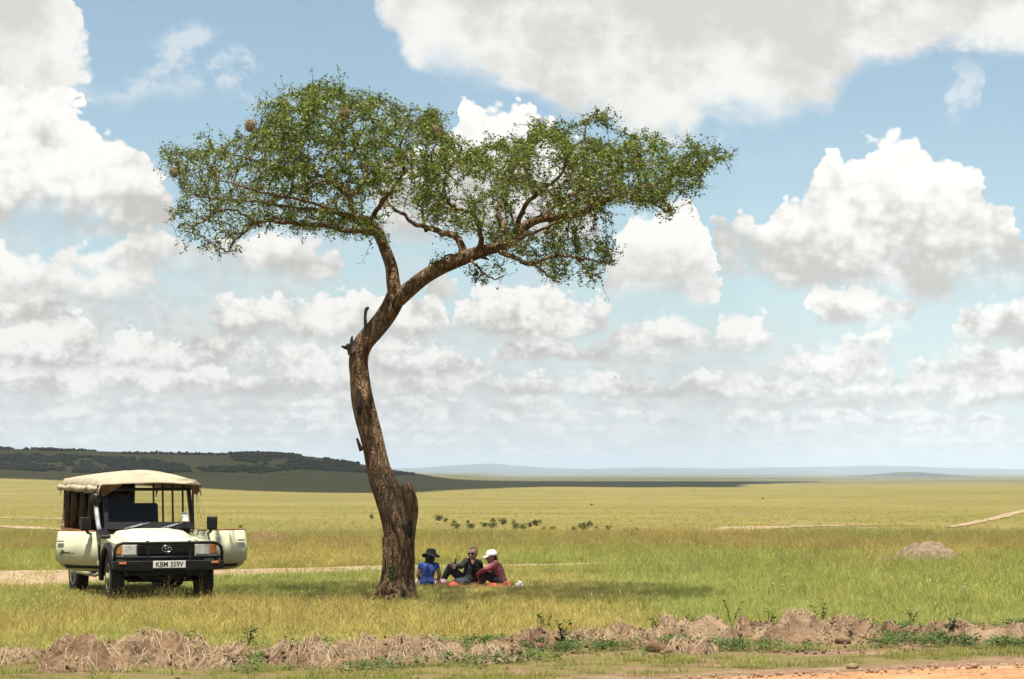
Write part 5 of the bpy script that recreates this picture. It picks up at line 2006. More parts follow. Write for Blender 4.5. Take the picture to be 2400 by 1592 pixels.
    c_ = cf.build('corner_flap', M['canvas_side'], rf)
    c_.modifiers.new('t', 'SOLIDIFY').thickness = 0.01
    cf = B().add([(0.86, 0.75, 1.86), (0.66, 0.755, 1.865), (0.77, 0.90, 1.72), (0.84, 0.92, 1.70)], [(0, 3, 2, 1)])
    c_ = cf.build('corner_flap', M['canvas_side'], rf)
    c_.modifiers.new('t', 'SOLIDIFY').thickness = 0.01
    # hanging curtain strips gathered at the near-side posts, far-side one at the front
    for x, y, w, zt, zb, nm in ((-0.80, 3.62, 0.20, 1.82, 1.10, 'canvas_side'), (-0.79, 2.22, 0.08, 1.82, 1.12, 'canvas_side'), (-0.79, 2.95, 0.10, 1.82, 1.10, 'canvas_side'), (-0.79, 1.60, 0.09, 1.82, 1.12, 'canvas_side')):
        cu = B()
        n = 14
        vv = []
        for k in range(n):
            f = k / (n - 1)
            vv += [(x + 0.025 * math.sin(f * 17), y - w / 2 + w * f, zt), (x + 0.05 * math.sin(f * 17 + 1), y - w * 0.4 + w * 0.8 * f, zb)]
        cu.add(vv, [(2 * k, 2 * k + 1, 2 * k + 3, 2 * k + 2) for k in range(n - 1)])
        o = cu.build('side_curtain', M[nm], car, True)
        o.modifiers.new('t', 'SOLIDIFY').thickness = 0.008
    # dark rear sheet added to stand in for the cabin's deep shade
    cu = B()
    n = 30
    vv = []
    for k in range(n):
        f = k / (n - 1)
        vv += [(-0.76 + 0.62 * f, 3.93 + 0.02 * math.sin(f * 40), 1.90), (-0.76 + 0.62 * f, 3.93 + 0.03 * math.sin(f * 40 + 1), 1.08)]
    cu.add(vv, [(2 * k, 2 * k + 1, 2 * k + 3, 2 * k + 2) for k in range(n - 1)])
    cu.build('rear_shade_sheet', M['vinyl'], car, True).modifiers.new('t', 'SOLIDIFY').thickness = 0.008
    cu = B()  # added dark sheet imitating the gloom behind the windscreen's left half
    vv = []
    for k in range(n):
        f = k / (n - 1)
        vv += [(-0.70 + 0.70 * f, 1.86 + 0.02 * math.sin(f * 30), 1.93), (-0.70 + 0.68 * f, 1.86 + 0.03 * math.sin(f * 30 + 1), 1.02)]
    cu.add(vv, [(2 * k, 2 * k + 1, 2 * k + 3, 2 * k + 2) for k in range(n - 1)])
    cu.build('cabin_dark_sheet', M['vinyl'], car, True).modifiers.new('t', 'SOLIDIFY').thickness = 0.008
    # rope ends at the far front post
    for dx in (0.0, 0.02, 0.05):
        B().tube([(0.80, 0.90, 1.78), (0.82 + dx, 0.90, 1.60), (0.83 + dx * 2, 0.89, 1.42), (0.85 + dx * 2.2, 0.88, 1.30)], 0.004, 4).build('tie_rope', M['canvas'], rf, True)
    # ---- snorkel
    sn = B().prism([(0.20, 1.00), (0.58, 1.02), (0.62, 1.10), (0.50, 1.16), (0.30, 1.09), (0.20, 1.06)], -0.90, -0.74, 'X').build('snorkel', M['plastic'], car, bevel=0.03, seg=3)
    B().tube([(-0.85, 0.56, 1.10), (-0.855, 0.66, 1.20), (-0.86, 0.74, 1.34), (-0.86, 0.83, 1.52)], 0.038, 14).build('snorkel_pipe', M['grey'], sn, True)
    B().lathe([(0.035, 1.50), (0.045, 1.56), (0.085, 1.585), (0.088, 1.62), (0.078, 1.69), (0.05, 1.725), (0.01, 1.735)], 'Z', 18, (-0.86, 0.84, 0.0)).build('snorkel_head', M['plastic'], sn, True)
    # ---- aerial
    B().tube([(0.70, 0.35, 1.05), (0.70, 0.34, 1.18)], 0.006, 6).build('aerial', M['grey'], car, True)
    # ---- doors
    for s, ang in ((-1, 35.0), (1, 70.0)):
        d = empty('door')
        d.parent = car
        d.location = (s * 0.815, 0.74, 0)
        d.rotation_euler = (0, 0, R(-s * ang))
        prof = [(0.0, 1.10), (0.012, 0.985), (0.020, 0.98), (0.024, 0.905), (0.040, 0.89), (0.042, 0.78), (0.036, 0.635), (0.022, 0.615), (-0.105, 0.475), (-0.125, 0.46)]
        outer = B()
        ys = [0.0, 0.03, 0.2, 0.4, 0.6, 0.8, 0.90, 0.94]
        vs = []
        for k, yv in enumerate(ys):
            sh = 0.012 if k in (0, len(ys) - 1) else 0.0
            for (o_, z) in prof:
                zz = z
                if yv > 0.75 and z < 0.62:      # the rear bottom corner is cut away
                    zz = z + (yv - 0.75) * 0.30 * (0.66 - z) / 0.2
                vs.append((s * (o_ - sh), yv, zz))
        m_ = len(prof)
        fs = [(k * m_ + j, k * m_ + j + 1, (k + 1) * m_ + j + 1, (k + 1) * m_ + j) for k in range(len(ys) - 1) for j in range(m_ - 1)]
        if s > 0:
            fs = [f[::-1] for f in fs]
        o = outer.add(vs, fs).build('door_skin', M['paint'], d, True)
        so = o.modifiers.new('t', 'SOLIDIFY')
        so.thickness = 0.012
        so.offset = -1
        inn = B().prism([(0.02, 0.50), (0.75, 0.50), (0.90, 0.60), (0.92, 1.085), (0.02, 1.085)], min(-s * 0.075, -s * 0.02), max(-s * 0.075, -s * 0.02), 'X')
        inn.build('door_lining', M['vinyl'], d, bevel=0.01)
        B().box((min(-s * .085, s * .012), 0.0, 1.103), (max(-s * .085, s * .012), 0.93, 1.122)).build('door_rail', M['wood'], d, bevel=0.005)
        B().box((min(s * .018, s * .024), 0.02, 0.972), (max(s * .018, s * .024), 0.92, 0.979)).build('trim_line', M['decal'], d)
        hx = sorted((s * 0.05, s * 0.075))
        B().box((hx[0], 0.74, 0.925), (hx[1], 0.88, 0.955)).build('handle', M['grey'], d, bevel=0.008)
        for hz_ in (0.60, 0.92):
            B().box((min(s * .0, s * .05), -0.035, hz_ - 0.035), (max(s * .0, s * .05), 0.012, hz_ + 0.035)).build('hinge', M['paint'], d, bevel=0.006)
        # mirror
        mr = B().tube([(s * 0.0, 0.18, 1.06), (s * 0.12, 0.16, 1.09), (s * 0.15, 0.16, 1.16)], 0.022, 8).build('mirror_arm', M['plastic'], d, True)
        m = Matrix.Translation((s * 0.16, 0.16, 1.235)) @ Matrix.Rotation(R(s * (ang - 10)), 4, 'Z')
        B().box((-0.085, -0.045, -0.11), (0.085, 0.045, 0.11), m).build('mirror_head', M['plastic'], mr, bevel=0.025, seg=3)
        if s < 0:
            # leaping animal and its line of script, printed on the door
            dc = B()
            X = -0.062
            an = [(0.86, 0.735), (0.82, 0.745), (0.80, 0.77), (0.775, 0.80), (0.75, 0.79), (0.72, 0.765), (0.66, 0.76), (0.62, 0.775), (0.60, 0.765), (0.64, 0.748), (0.70, 0.74), (0.74, 0.738), (0.78, 0.728), (0.80, 0.70), (0.815, 0.705), (0.80, 0.735)]
            dc.add([(X - 0.001, a_, b_) for a_, b_ in an], [tuple(range(len(an)))])
            for k in range(9):
                a_ = 0.50 + k * 0.025
                dc.add([(X - 0.001, a_, 0.735 + 0.004 * (k % 3)), (X - 0.001, a_ + 0.018, 0.737), (X - 0.001, a_ + 0.016, 0.752 + 0.006 * (k % 2)), (X - 0.001, a_ - 0.002, 0.750)], [(0, 1, 2, 3)])
            for a_, b_ in ((0.83, 0.83), (0.80, 0.845), (0.77, 0.84), (0.74, 0.828)):
                dc.add([(X + 0.0, a_, b_), (X + 0.0, a_ + 0.014, b_ + 0.004), (X + 0.0, a_ + 0.006, b_ + 0.016)], [(0, 1, 2)])
            dc.build('door_emblem', M['decal'], d).modifiers.new('t', 'SOLIDIFY').thickness = 0.002
    # body-side lettering plate seen as a thin grey row of marks
    # ---- load in the back
    B().box((-0.74, 3.35, 1.08), (-0.50, 3.85, 1.36)).build('crate', M['canvas_side'], car, bevel=0.03)
    pb = B()
    for k in range(4):
        pb.box((-0.855 + 0.012 * k, 3.74, 1.08 + 0.088 * k), (-0.70 - 0.01 * k, 3.97, 1.175 + 0.088 * k))
    pb.build('patterned_bundle', M['pattern'], car, bevel=0.03, seg=3)
    B().tube([(-0.79, 2.40, 1.10), (-0.79, 2.40, 1.20), (-0.79, 2.45, 1.235), (-0.79, 2.52, 1.20), (-0.79, 2.52, 1.10)], 0.022, 8).build('grab_handle', M['canvas'], car, True)
    return car


car = build_car()


# ------------------------------------------------------------------ picnickers
def zz(x, y, depth):
    """position read off the enlarged picnic view"""
    return at((940 + x / 7.3875) / K, (1260 + y / 7.3875) / K, depth)


M['skin'] = pbr('skin', (0.36, 0.18, 0.11), 0.55, vary=0.2, vscale=20)
M['skin2'] = pbr('skin_tan', (0.42, 0.22, 0.14), 0.55, vary=0.2, vscale=20)
M['blue'] = pbr('blue_shirt', (0.020, 0.062, 0.29), 0.8, vary=0.45, vscale=14, bump=0.5, bscale=18)
M['blackshirt'] = pbr('black_shirt', (0.012, 0.011, 0.011), 0.85, vary=0.4, vscale=12, bump=0.5, bscale=18)
M['jeans'] = pbr('dark_jeans', (0.040, 0.040, 0.050), 0.9, vary=0.35, vscale=14, bump=0.4, bscale=20)
M['trousers'] = pbr('black_trousers', (0.016, 0.012, 0.013), 0.85, vary=0.35, vscale=14, bump=0.4, bscale=20)
M['pale'] = pbr('pale_trousers', (0.62, 0.46, 0.42), 0.9, vary=0.2, vscale=10, bump=0.3, bscale=20)
M['hoodie'] = pbr('mauve_hoodie', (0.34, 0.095, 0.125), 0.9, vary=0.35, vscale=30, bump=0.4, bscale=25)
M['hat'] = pbr('black_hat', (0.010, 0.010, 0.010), 0.85, vary=0.3, vscale=20, bump=0.3)
M['cap'] = pbr('white_cap', (0.95, 0.94, 0.90), 0.8, vary=0.08, vscale=20)
M['hair_grey'] = pbr('grey_hair', (0.11, 0.095, 0.085), 0.8, vary=0.6, vscale=60, bump=0.8, bscale=120)
M['hair_black'] = pbr('black_hair', (0.010, 0.008, 0.007), 0.6, bump=0.6, bscale=120)
M['shades'] = pbr('sunglass', (0.006, 0.006, 0.006), 0.1, coat=0.6)
M['red'] = pbr('red_blanket', (0.62, 0.080, 0.050), 0.9, vary=0.25, vscale=8, bump=0.5, bscale=12)
M['bagwhite'] = pbr('white_plastic', (1.0, 1.0, 0.98), 0.4, vary=0.06, vscale=8)
M['bluecloth'] = pbr('blue_cloth', (0.06, 0.12, 0.42), 0.85, vary=0.3, vscale=14)
M['bottle'] = pbr('dark_bottle', (0.016, 0.018, 0.010), 0.08, coat=0.6)
M['bottle_label'] = pbr('silver_label', (0.60, 0.60, 0.58), 0.35, metal=0.4)


def hand(mb, wrist, palm, fingers, up, side, s=1.0, curl=0.5):
    """palm plus five fingers; fingers = pointing direction, up = back of the hand, side = towards the thumb"""
    f, u, t = Vector(fingers).normalized(), Vector(up).normalized(), Vector(side).normalized()
    w, p = Vector(wrist), Vector(palm)
    mb.capsule(w, 0.024 * s, p, 0.027 * s)
    for k, L in enumerate((0.070, 0.078, 0.073, 0.058)):
        o = t * (0.026 - 0.0175 * k) * s
        b = p + o + f * 0.018 * s
        k1 = b + (f * (1 - 0.25 * curl) - u * 0.45 * curl) * L * 0.55 * s
        k2 = k1 + (f * (1 - 1.1 * curl) - u * 0.9 * curl) * L * 0.55 * s
        mb.capsule(b - f * 0.02 * s, 0.0098 * s, k1, 0.0088 * s, 8).capsule(k1, 0.0088 * s, k2, 0.0074 * s, 8)
    b = w * 0.45 + p * 0.55 + t * 0.024 * s
    k1 = b + (t * 0.75 + f * 0.6 - u * 0.15).normalized() * 0.034 * s
    k2 = k1 + (f * 0.9 + t * 0.2 - u * 0.5 * curl).normalized() * 0.03 * s
    mb.capsule(b - t * 0.012 * s, 0.012 * s, k1, 0.0105 * s, 8).capsule(k1, 0.0105 * s, k2, 0.009 * s, 8)


def head(mb, c, face, tilt=0.0, s=1.0):
    """skull, jaw, nose, ears, brow; face = direction it looks"""
    f = Vector(face).normalized()
    u0 = Vector((0, 0, 1))
    sd = f.cross(u0).normalized()
    u = sd.cross(f).normalized()
    m = Matrix((sd, f, u)).transposed()
    c = Vector(c)
    P = lambda x, y, z: c + (sd * x + f * y + u * z) * s
    mb.ball(P(0, -0.012, 0.028), (0.073 * s, 0.092 * s, 0.085 * s), m.to_4x4(), 16)
    mb.ball(P(0, 0.022, -0.038), (0.058 * s, 0.066 * s, 0.072 * s), m.to_4x4(), 14)
    mb.ball(P(0, 0.055, -0.088), (0.028 * s, 0.024 * s, 0.022 * s), m.to_4x4(), 10)
    mb.capsule(P(0, 0.083, 0.008), 0.010 * s, P(0, 0.105, -0.030), 0.014 * s, 8)
    mb.capsule(P(-0.022, 0.080, -0.063), 0.008 * s, P(0.022, 0.080, -0.063), 0.008 * s, 8)
    for e in (-1, 1):
        mb.ball(P(e * 0.074, -0.012, -0.010), (0.012 * s, 0.020 * s, 0.032 * s), m.to_4x4(), 10)
        mb.ball(P(e * 0.040, 0.055, -0.030), (0.022 * s, 0.022 * s, 0.026 * s), m.to_4x4(), 10)
    return P, m.to_4x4()


def dress(name, prims, mat, root, voxel=0.012, relax=4):
    mb = MB()
    for q in prims:
        if len(q) == 4:
            mb.capsule(*q)
        else:
            mb.ball(q[0], q[1], n=14)
    return blob(name, mb, mat, root, voxel, relax)


def local(root, o):
    """bring a mesh made in world space under its root"""
    o.parent = root
    o.matrix_parent_inverse = Matrix.Translation(root.location).inverted()
    return o


def picnic():
    # ================= woman in blue, seen from behind
    D = 43.3
    g = lambda x, y, d=0.0: zz(x, y, D + d)
    c0 = g(455, 840)
    root = empty('person', (c0.x, c0.y, 0))
    tag(root, 'person in blue T-shirt and black brimmed hat sitting with back turned beside the trunk', 'person', 'people at the picnic')
    pel, wai, che, nb = g(455, 790, .04), g(455, 700, .05), g(470, 560, .06), g(485, 440, .09)
    shl, shr = g(345, 478, .07), g(612, 478, .07)
    el, er = g(300, 640, .05), g(664, 640, .03)
    hl, hr = g(330, 785, .28), g(640, 765, .22)
    hd = g(520, 345, .13)
    hipl, hipr = g(390, 800, .1), g(525, 800, .1)
    knl, knr = g(262, 800, .34), g(742, 785, .30)
    ftl, ftr = g(560, 850, .50), g(400, 850, .50)
    mb = MB()
    mb.capsule(pel, 0.125, wai, 0.10).capsule(wai, 0.10, che, 0.115).capsule(shl, 0.05, shr, 0.05).capsule(che, 0.11, nb, 0.06).capsule(nb, 0.048, hd, 0.048)
    for s_, e_, h_ in ((shl, el, hl), (shr, er, hr)):
        mb.capsule(s_, 0.048, e_, 0.038).capsule(e_, 0.037, h_, 0.026)
    for a, b, c in ((hipl, knl, ftl), (hipr, knr, ftr)):
        mb.capsule(a, 0.085, b, 0.060).capsule(b, 0.055, c, 0.036)
        mb.capsule(c, 0.036, c + (c - b).normalized() * 0.09 + Vector((0, 0.05, 0)), 0.028)
    face = Vector((0.55, 1, -0.1))
    hp, hm = head(mb, hd, face, s=0.97)
    hand(mb, hl, hl + Vector((0.03, 0.06, -0.01)), (0.4, 0.9, -0.2), (0, 0, 1), (0.9, -0.3, 0))
    hand(mb, hr, hr + Vector((-0.02, 0.06, -0.02)), (-0.4, 0.9, -0.2), (0, 0, 1), (-0.9, -0.3, 0))
    local(root, blob('body', mb, M['skin'], None, 0.0075, 3))
    sl_l, sl_r = shl.lerp(el, 0.46), shr.lerp(er, 0.46)
    local(root, dress('t_shirt', [(pel + Vector((0, 0, .02)), 0.140, wai, 0.118), (wai, 0.118, che, 0.128), (shl, 0.054, shr, 0.054), (che, 0.124, nb - Vector((0, 0, .035)), 0.066), (shl, 0.054, shl.lerp(el, .34), 0.050), (shr, 0.054, shr.lerp(er, .34), 0.050)], M['blue'], None))
    local(root, dress('trousers', [(hipl, 0.100, knl, 0.075), (hipr, 0.100, knr, 0.075), (knl, 0.072, ftl.lerp(knl, .15), 0.048), (knr, 0.072, ftr.lerp(knr, .15), 0.048), (hipl, 0.105, hipr, 0.105)], M['pale'], None))
    local(root, dress('hair', [(hp(0, -0.03, 0.03), 0.085, hp(0, -0.055, -0.05), 0.070), (hp(-0.03, -0.05, -0.04), 0.06, hp(-0.045, -0.055, -0.13), 0.045), (hp(0.03, -0.05, -0.04), 0.06, hp(0.02, -0.06, -0.13), 0.045)], M['hair_black'], None))
    hat = MB()
    n = 36
    prof = [(0.006, 0.130), (0.05, 0.128), (0.078, 0.112), (0.092, 0.075), (0.096, 0.045), (0.105, 0.038), (0.150, 0.022), (0.168, 0.005), (0.166, -0.002), (0.148, 0.014), (0.104, 0.028), (0.090, 0.030)]
    vs, fs = [], []
    for r_, h_ in prof:
        for k in range(n):
            q = 2 * math.pi * k / n
            droop = -0.035 * max(0, r_ - 0.10) / 0.06 * (0.4 + 0.6 * math.cos(2 * q + 0.6))
            vs.append(hp(r_ * math.cos(q), r_ * math.sin(q) * 1.05 - 0.008, 0.035 + h_ * 1.0 + droop - 0.05 * r_ * math.sin(q)))
    for i in range(len(prof) - 1):
        for k in range(n):
            l = (k + 1) % n
            fs.append((i * n + k, i * n + l, (i + 1) * n + l, (i + 1) * n + k))
    fs.append(tuple(range(n)))
    hat.add(vs, fs)
    local(root, hat.build('brimmed_hat', M['hat'], None, True))

    # ================= man in black, facing us
    D = 44.0
    g = lambda x, y, d=0.0: zz(x, y, D + d)
    c0 = g(1140, 830)
    root = empty('person', (c0.x, c0.y, 0))
    tag(root, 'person in black shirt and sunglasses leaning back with one knee up, holding a bottle', 'person', 'people at the picnic')
    pel, wai, che, nb = g(1145, 765, .08), g(1180, 660, .10), g(1225, 530, .10), g(1245, 400, .08)
    shl, shr = g(1125, 415, .04), g(1352, 445, .14)
    el, er = g(1035, 500, -.10), g(1385, 590, .22)
    hl, hr = g(905, 495, -.20), g(1300, 765, .30)
    hd = g(1240, 285, .03)
    hipl, hipr = g(1090, 760, .02), g(1190, 770, .10)
    knl, anl = g(852, 520, -.10), g(712, 760, -.06)
    knr, anr = g(965, 780, -.22), g(1150, 800, -.32)
    mb = MB()
    mb.capsule(pel, 0.125, wai, 0.112).capsule(wai, 0.112, che, 0.125).capsule(shl, 0.055, shr, 0.055).capsule(che, 0.115, nb, 0.065).capsule(nb, 0.055, hd, 0.055)
    mb.capsule(shl, 0.052, el, 0.042).capsule(el, 0.040, hl, 0.029).capsule(shr, 0.052, er, 0.042).capsule(er, 0.040, hr, 0.029)
    mb.capsule(hipl, 0.085, knl, 0.060).capsule(knl, 0.055, anl, 0.038).capsule(hipr, 0.085, knr, 0.062).capsule(knr, 0.056, anr, 0.040)
    ftl = anl + Vector((-0.13, -0.06, -0.03))
    ftr = anr + Vector((0.12, -0.04, -0.01))
    face = Vector((-0.42, -1, -0.02))
    hp, hm = head(mb, hd, face, s=1.04)
    hand(mb, hl, hl + Vector((-0.035, -0.01, 0.012)), (-0.5, -0.75, 0.1), (-0.85, 0.4, 0.2), (0, 0, 1), 1.05, 0.85)
    hand(mb, hr, hr + Vector((0.03, 0.03, -0.03)), (0.8, 0.4, -0.3), (0, 0, 1), (-0.4, -0.9, 0), 1.05, 0.2)
    local(root, blob('body', mb, M['skin'], None, 0.0075, 3))
    col_ = nb + Vector((0, 0, -0.02))
    local(root, dress('shirt', [(pel + Vector((0, 0, .03)), 0.138, wai, 0.130), (wai, 0.130, che, 0.140), (shl, 0.070, shr, 0.070), (che, 0.130, col_ - Vector((0, 0, .05)), 0.080), (shl, 0.069, el, 0.056), (el, 0.055, el.lerp(hl, 0.72), 0.045),
                                (shr, 0.069, er, 0.056), (er, 0.055, er.lerp(hr, 0.8), 0.043)], M['blackshirt'], None))
    # open collar: a wedge of skin
    fr_ = Vector((face.x, face.y, 0)).normalized()
    vn = MB()
    p0 = g(1240, 395, -.03) + fr_ * 0.0
    a, b, c = g(1212, 398, -0.035), g(1275, 398, -0.03), g(1235, 462, -0.062)
    vn.capsule(a, 0.018, c, 0.010).capsule(b, 0.018, c, 0.010).capsule(a, 0.02, b, 0.02).capsule(c, 0.012, (a + b) / 2, 0.022)
    local(root, blob('open_neck', vn, M['skin'], None, 0.006, 3))
    local(root, dress('trousers', [(hipl, 0.100, knl, 0.074), (knl, 0.070, anl, 0.055), (hipr, 0.098, knr, 0.074), (knr, 0.070, anr, 0.056), (hipl, 0.11, hipr, 0.11)], M['jeans'], None))
    for a, b in ((anl, ftl), (anr, ftr)):
        local(root, dress('shoe', [(a - Vector((0, 0, .02)), 0.044, b, 0.034)], M['trousers'], None))
    local(root, dress('hair', [(hp(0, -0.018, 0.072), 0.064, hp(0, -0.060, 0.045), 0.066), (hp(0, 0.035, 0.090), 0.032, hp(0, -0.04, 0.09), 0.04), (hp(-0.05, -0.025, 0.05), 0.034, hp(-0.058, -0.035, 0.0), 0.022), (hp(0.05, -0.025, 0.05), 0.034, hp(0.058, -0.035, 0.0), 0.022), (hp(0, -0.075, 0.02), 0.045, hp(0, -0.07, -0.04), 0.04)], M['hair_grey'], None, 0.009))
    gm = MB()
    for e in (-1, 1):
        gm.ball(hp(e * 0.034, 0.084, 0.008), (0.031, 0.012, 0.023), hm, 12)
        gm.capsule(hp(e * 0.062, 0.076, 0.012), 0.005, hp(e * 0.078, -0.01, 0.008), 0.004, 6)
    gm.capsule(hp(-0.01, 0.094, 0.012), 0.005, hp(0.01, 0.094, 0.012), 0.005, 6)
    local(root, gm.build('sunglasses', M['shades'], None, True))
    # bottle in that hand
    bp = hl + Vector((0.015, -0.055, 0.028))
    bt = empty('bottle', bp - Vector((0, 0, 0.05)))
    MB().lathe([(0.028, -0.075), (0.030, -0.07), (0.030, 0.05), (0.020, 0.08), (0.012, 0.10), (0.012, 0.135), (0.014, 0.14)], 'Z', 14, (0, 0, 0.03)).build('glass_body', M['bottle'], bt, True)
    MB().lathe([(0.0305, -0.05), (0.0308, -0.045), (0.0308, 0.025), (0.0305, 0.03)], 'Z', 14, (0, 0, 0.03)).build('paper_label', M['bottle_label'], bt, True)
    tag(bt, 'small dark bottle held by the person in black', 'bottle')
    bt.rotation_euler = (R(8), R(10), 0)

    # ================= person in mauve hoodie and white cap, in profile
    D = 43.7
    g = lambda x, y, d=0.0: zz(x, y, D + d)
    c0 = g(1690, 850)
    root = empty('person', (c0.x, c0.y, 0))
    tag(root, 'person in mauve hoodie and white cap hugging the knees, seen from the side', 'person', 'people at the picnic')
    pel, wai, che, nb = g(1700, 775, .06), g(1700, 690, .05), g(1660, 560, .03), g(1590, 435, .02)
    shn, shf = g(1610, 475, -.13), g(1600, 480, .17)
    en, ef = g(1480, 545, -.20), g(1480, 555, .22)
    hn, hf = g(1350, 610, -.10), g(1355, 630, .10)
    hd = g(1562, 345, .0)
    hin, hif = g(1690, 780, -.06), g(1690, 780, .14)
    knn, knf = g(1440, 620, -.08), g(1440, 620, .14)
    ann, anf = g(1400, 825, -.10), g(1395, 820, .12)
    mb = MB()
    mb.capsule(pel, 0.12, wai, 0.10).capsule(wai, 0.10, che, 0.112).capsule(shn, 0.05, shf, 0.05).capsule(che, 0.105, nb, 0.060).capsule(nb, 0.046, hd, 0.046)
    for s_, e_, h_ in ((shn, en, hn), (shf, ef, hf)):
        mb.capsule(s_, 0.047, e_, 0.038).capsule(e_, 0.037, h_, 0.025)
    for a, b, c in ((hin, knn, ann), (hif, knf, anf)):
        mb.capsule(a, 0.082, b, 0.058).capsule(b, 0.054, c, 0.036)
        mb.capsule(c + Vector((0.01, 0, -.005)), 0.034, c + Vector((-0.12, -0.02, -0.015)), 0.024)
    face = Vector((-1, -0.22, -0.10))
    hp, hm = head(mb, hd, face, s=0.98)
    hand(mb, hn, hn + Vector((-0.02, 0.03, -0.03)), (-0.2, 0.6, -0.75), (-0.9, 0, 0.1), (0, 0.3, 0.8))
    hand(mb, hf, hf + Vector((-0.02, -0.03, -0.03)), (-0.2, -0.6, -0.75), (-0.9, 0, 0.1), (0, -0.3, 0.8))
    local(root, blob('body', mb, M['skin2'], None, 0.0075, 3))
    local(root, dress('hoodie', [(pel + Vector((0.01, 0, .02)), 0.135, wai, 0.122), (wai, 0.122, che, 0.128), (shn, 0.064, shf, 0.064), (che, 0.122, nb - Vector((-.01, 0, .03)), 0.078), (shn, 0.063, en, 0.052), (en, 0.051, hn.lerp(en, .1), 0.039),
                                 (shf, 0.063, ef, 0.052), (ef, 0.051, hf.lerp(ef, .1), 0.039), (g(1640, 440, -.04), 0.055, g(1705, 505, .0), 0.050), (g(1705, 505, .0), 0.050, g(1735, 530, .06), 0.034)], M['hoodie'], None))
    local(root, dress('trousers', [(hin, 0.098, knn, 0.070), (knn, 0.068, ann, 0.056), (hif, 0.098, knf, 0.070), (knf, 0.068, anf, 0.056)], M['trousers'], None))
    local(root, dress('hair', [(hp(0, -0.03, 0.03), 0.082, hp(0, -0.06, -0.04), 0.060), (hp(0, -0.065, -0.04), 0.050, hp(0, -0.085, -0.10), 0.035)], M['hair_black'], None))
    cp = MB()
    prof = [(0.005, 0.128), (0.05, 0.122), (0.08, 0.092), (0.093, 0.05), (0.096, 0.022), (0.090, 0.020)]
    vs, fs = [], []
    n = 28
    for r_, h_ in prof:
        for k in range(n):
            q = 2 * math.pi * k / n
            vs.append(hp(r_ * math.cos(q) * 0.92, r_ * math.sin(q) * 1.12 - 0.012, 0.012 + h_))
    for i in range(len(prof) - 1):
        for k in range(n):
            l = (k + 1) % n
            fs.append((i * n + k, i * n + l, (i + 1) * n + l, (i + 1) * n + k))
    fs.append(tuple(range(n)))
    cp.add(vs, fs)
    # peak
    vs, fs = [], []
    for k in range(11):
        q = R(-62 + 124 * k / 10)
        for r0 in (0.085, 0.178):
            vs.append(hp(0.088 * math.sin(q) * (1 if r0 < .1 else 0.92), 0.005 + (0.092 * math.cos(q) if r0 < .1 else 0.09 + 0.092 * math.cos(q)), 0.040 - (0.0 if r0 < .1 else 0.018) - 0.012 * abs(math.sin(q))))
    fs = [(2 * k, 2 * k + 1, 2 * k + 3, 2 * k + 2) for k in range(10)]
    cp.add(vs, fs)
    o = cp.build('cap', M['cap'], None, True)
    o.modifiers.new('t', 'SOLIDIFY').thickness = 0.004
    local(root, o)

    # ================= blanket
    bl = empty('picnic_blanket', (PICNIC[0], PICNIC[1], 0))
    x0, y0 = zz(640, 870, 43.2).x, 43.05
    x1, y1 = zz(1900, 870, 43.2).x, 44.55
    nx, ny = 90, 60
    u, v = np.meshgrid(np.linspace(0, 1, nx), np.linspace(0, 1, ny), indexing='ij')
    X = x0 + (x1 - x0) * u + 0.06 * (fbm(v * 4, u * 3, 3, 3) - 0.5)
    Y = y0 + (y1 - y0) * v + 0.12 * (fbm(u * 4, v * 3, 4, 3) - 0.5)
    X = X + (u - 0.5) * -0.5 * (1 - sstep(fbm(v * 3.0, u * 0 + 4, 9, 2), 0.3, 0.7)) * (np.abs(u - 0.5) > 0.3)
    Z = 0.012 + 0.06 * np.abs(fbm(X * 3, Y * 3, 5, 4) - 0.5) * 2
    for cx, cy, h, r_ in ((zz(915, 800, 43.4).x, 43.35, 0.085, 0.10), (zz(1310, 830, 43.4).x, 43.4, 0.05, 0.10), (zz(1850, 830, 43.4).x, 43.45, 0.09, 0.12), (zz(700, 850, 43.4).x, 43.35, 0.05, 0.1), (zz(1600, 860, 43.4).x, 43.3, 0.03, 0.15)):
        Z = Z + h * np.exp(-(((X - cx) / r_) ** 2 + ((Y - cy) / 0.12) ** 2)) * (0.7 + 0.6 * fbm(X * 9, Y * 9, 6, 3))
    V_ = np.stack([X - PICNIC[0], Y - PICNIC[1], Z + zg(X, Y)], -1).reshape(-1, 3)
    i, j = np.meshgrid(np.arange(nx - 1), np.arange(ny - 1), indexing='ij')
    q = (i * ny + j).ravel()
    cl = link('cloth', np_mesh('cloth', V_, np.stack([q, q + ny, q + ny + 1, q + 1], 1)), M['red'], bl)
    cl.modifiers.new('t', 'SOLIDIFY').thickness = 0.006
    tag(bl, 'crumpled red blanket spread under the picnickers', 'blanket')

    # ================= plastic bag
    def crumple(name, c, r, mat, label, cat, seed, pts):
        mb = MB()
        for dx, dz, k in pts:
            mb.ball((dx * r, 0.1 * r * math.sin(seed + dx * 9), dz * r), (k * r, k * r * 0.8, k * r), n=12)
        o = blob(name, mb, mat, None, 0.010, 2)
        for v in o.data.vertices:
            v.co *= 0.85 + 0.4 * float(fbm(v.co.x * 26 + seed, v.co.z * 26 + v.co.y * 18, seed, 4))
        o.location = c
        tag(o, label, cat)
    crumple('plastic_bag', zz(2060, 862, 43.6), 0.10, M['bagwhite'], 'crumpled white plastic bag in the grass right of the picnickers', 'bag', 3, ((-0.5, .25, .45), (0, .7, .42), (0.45, .2, .5), (0.95, .0, .25), (-.2, .1, .5), (-.75, .55, .2), (.25, .95, .2)))
    crumple('folded_cloth', zz(1470, 842, 43.3), 0.045, M['bluecloth'], 'small blue cloth by the feet of the person in mauve', 'cloth', 5, ((-.6, 0, .6), (0, .3, .7), (.6, 0, .6)))
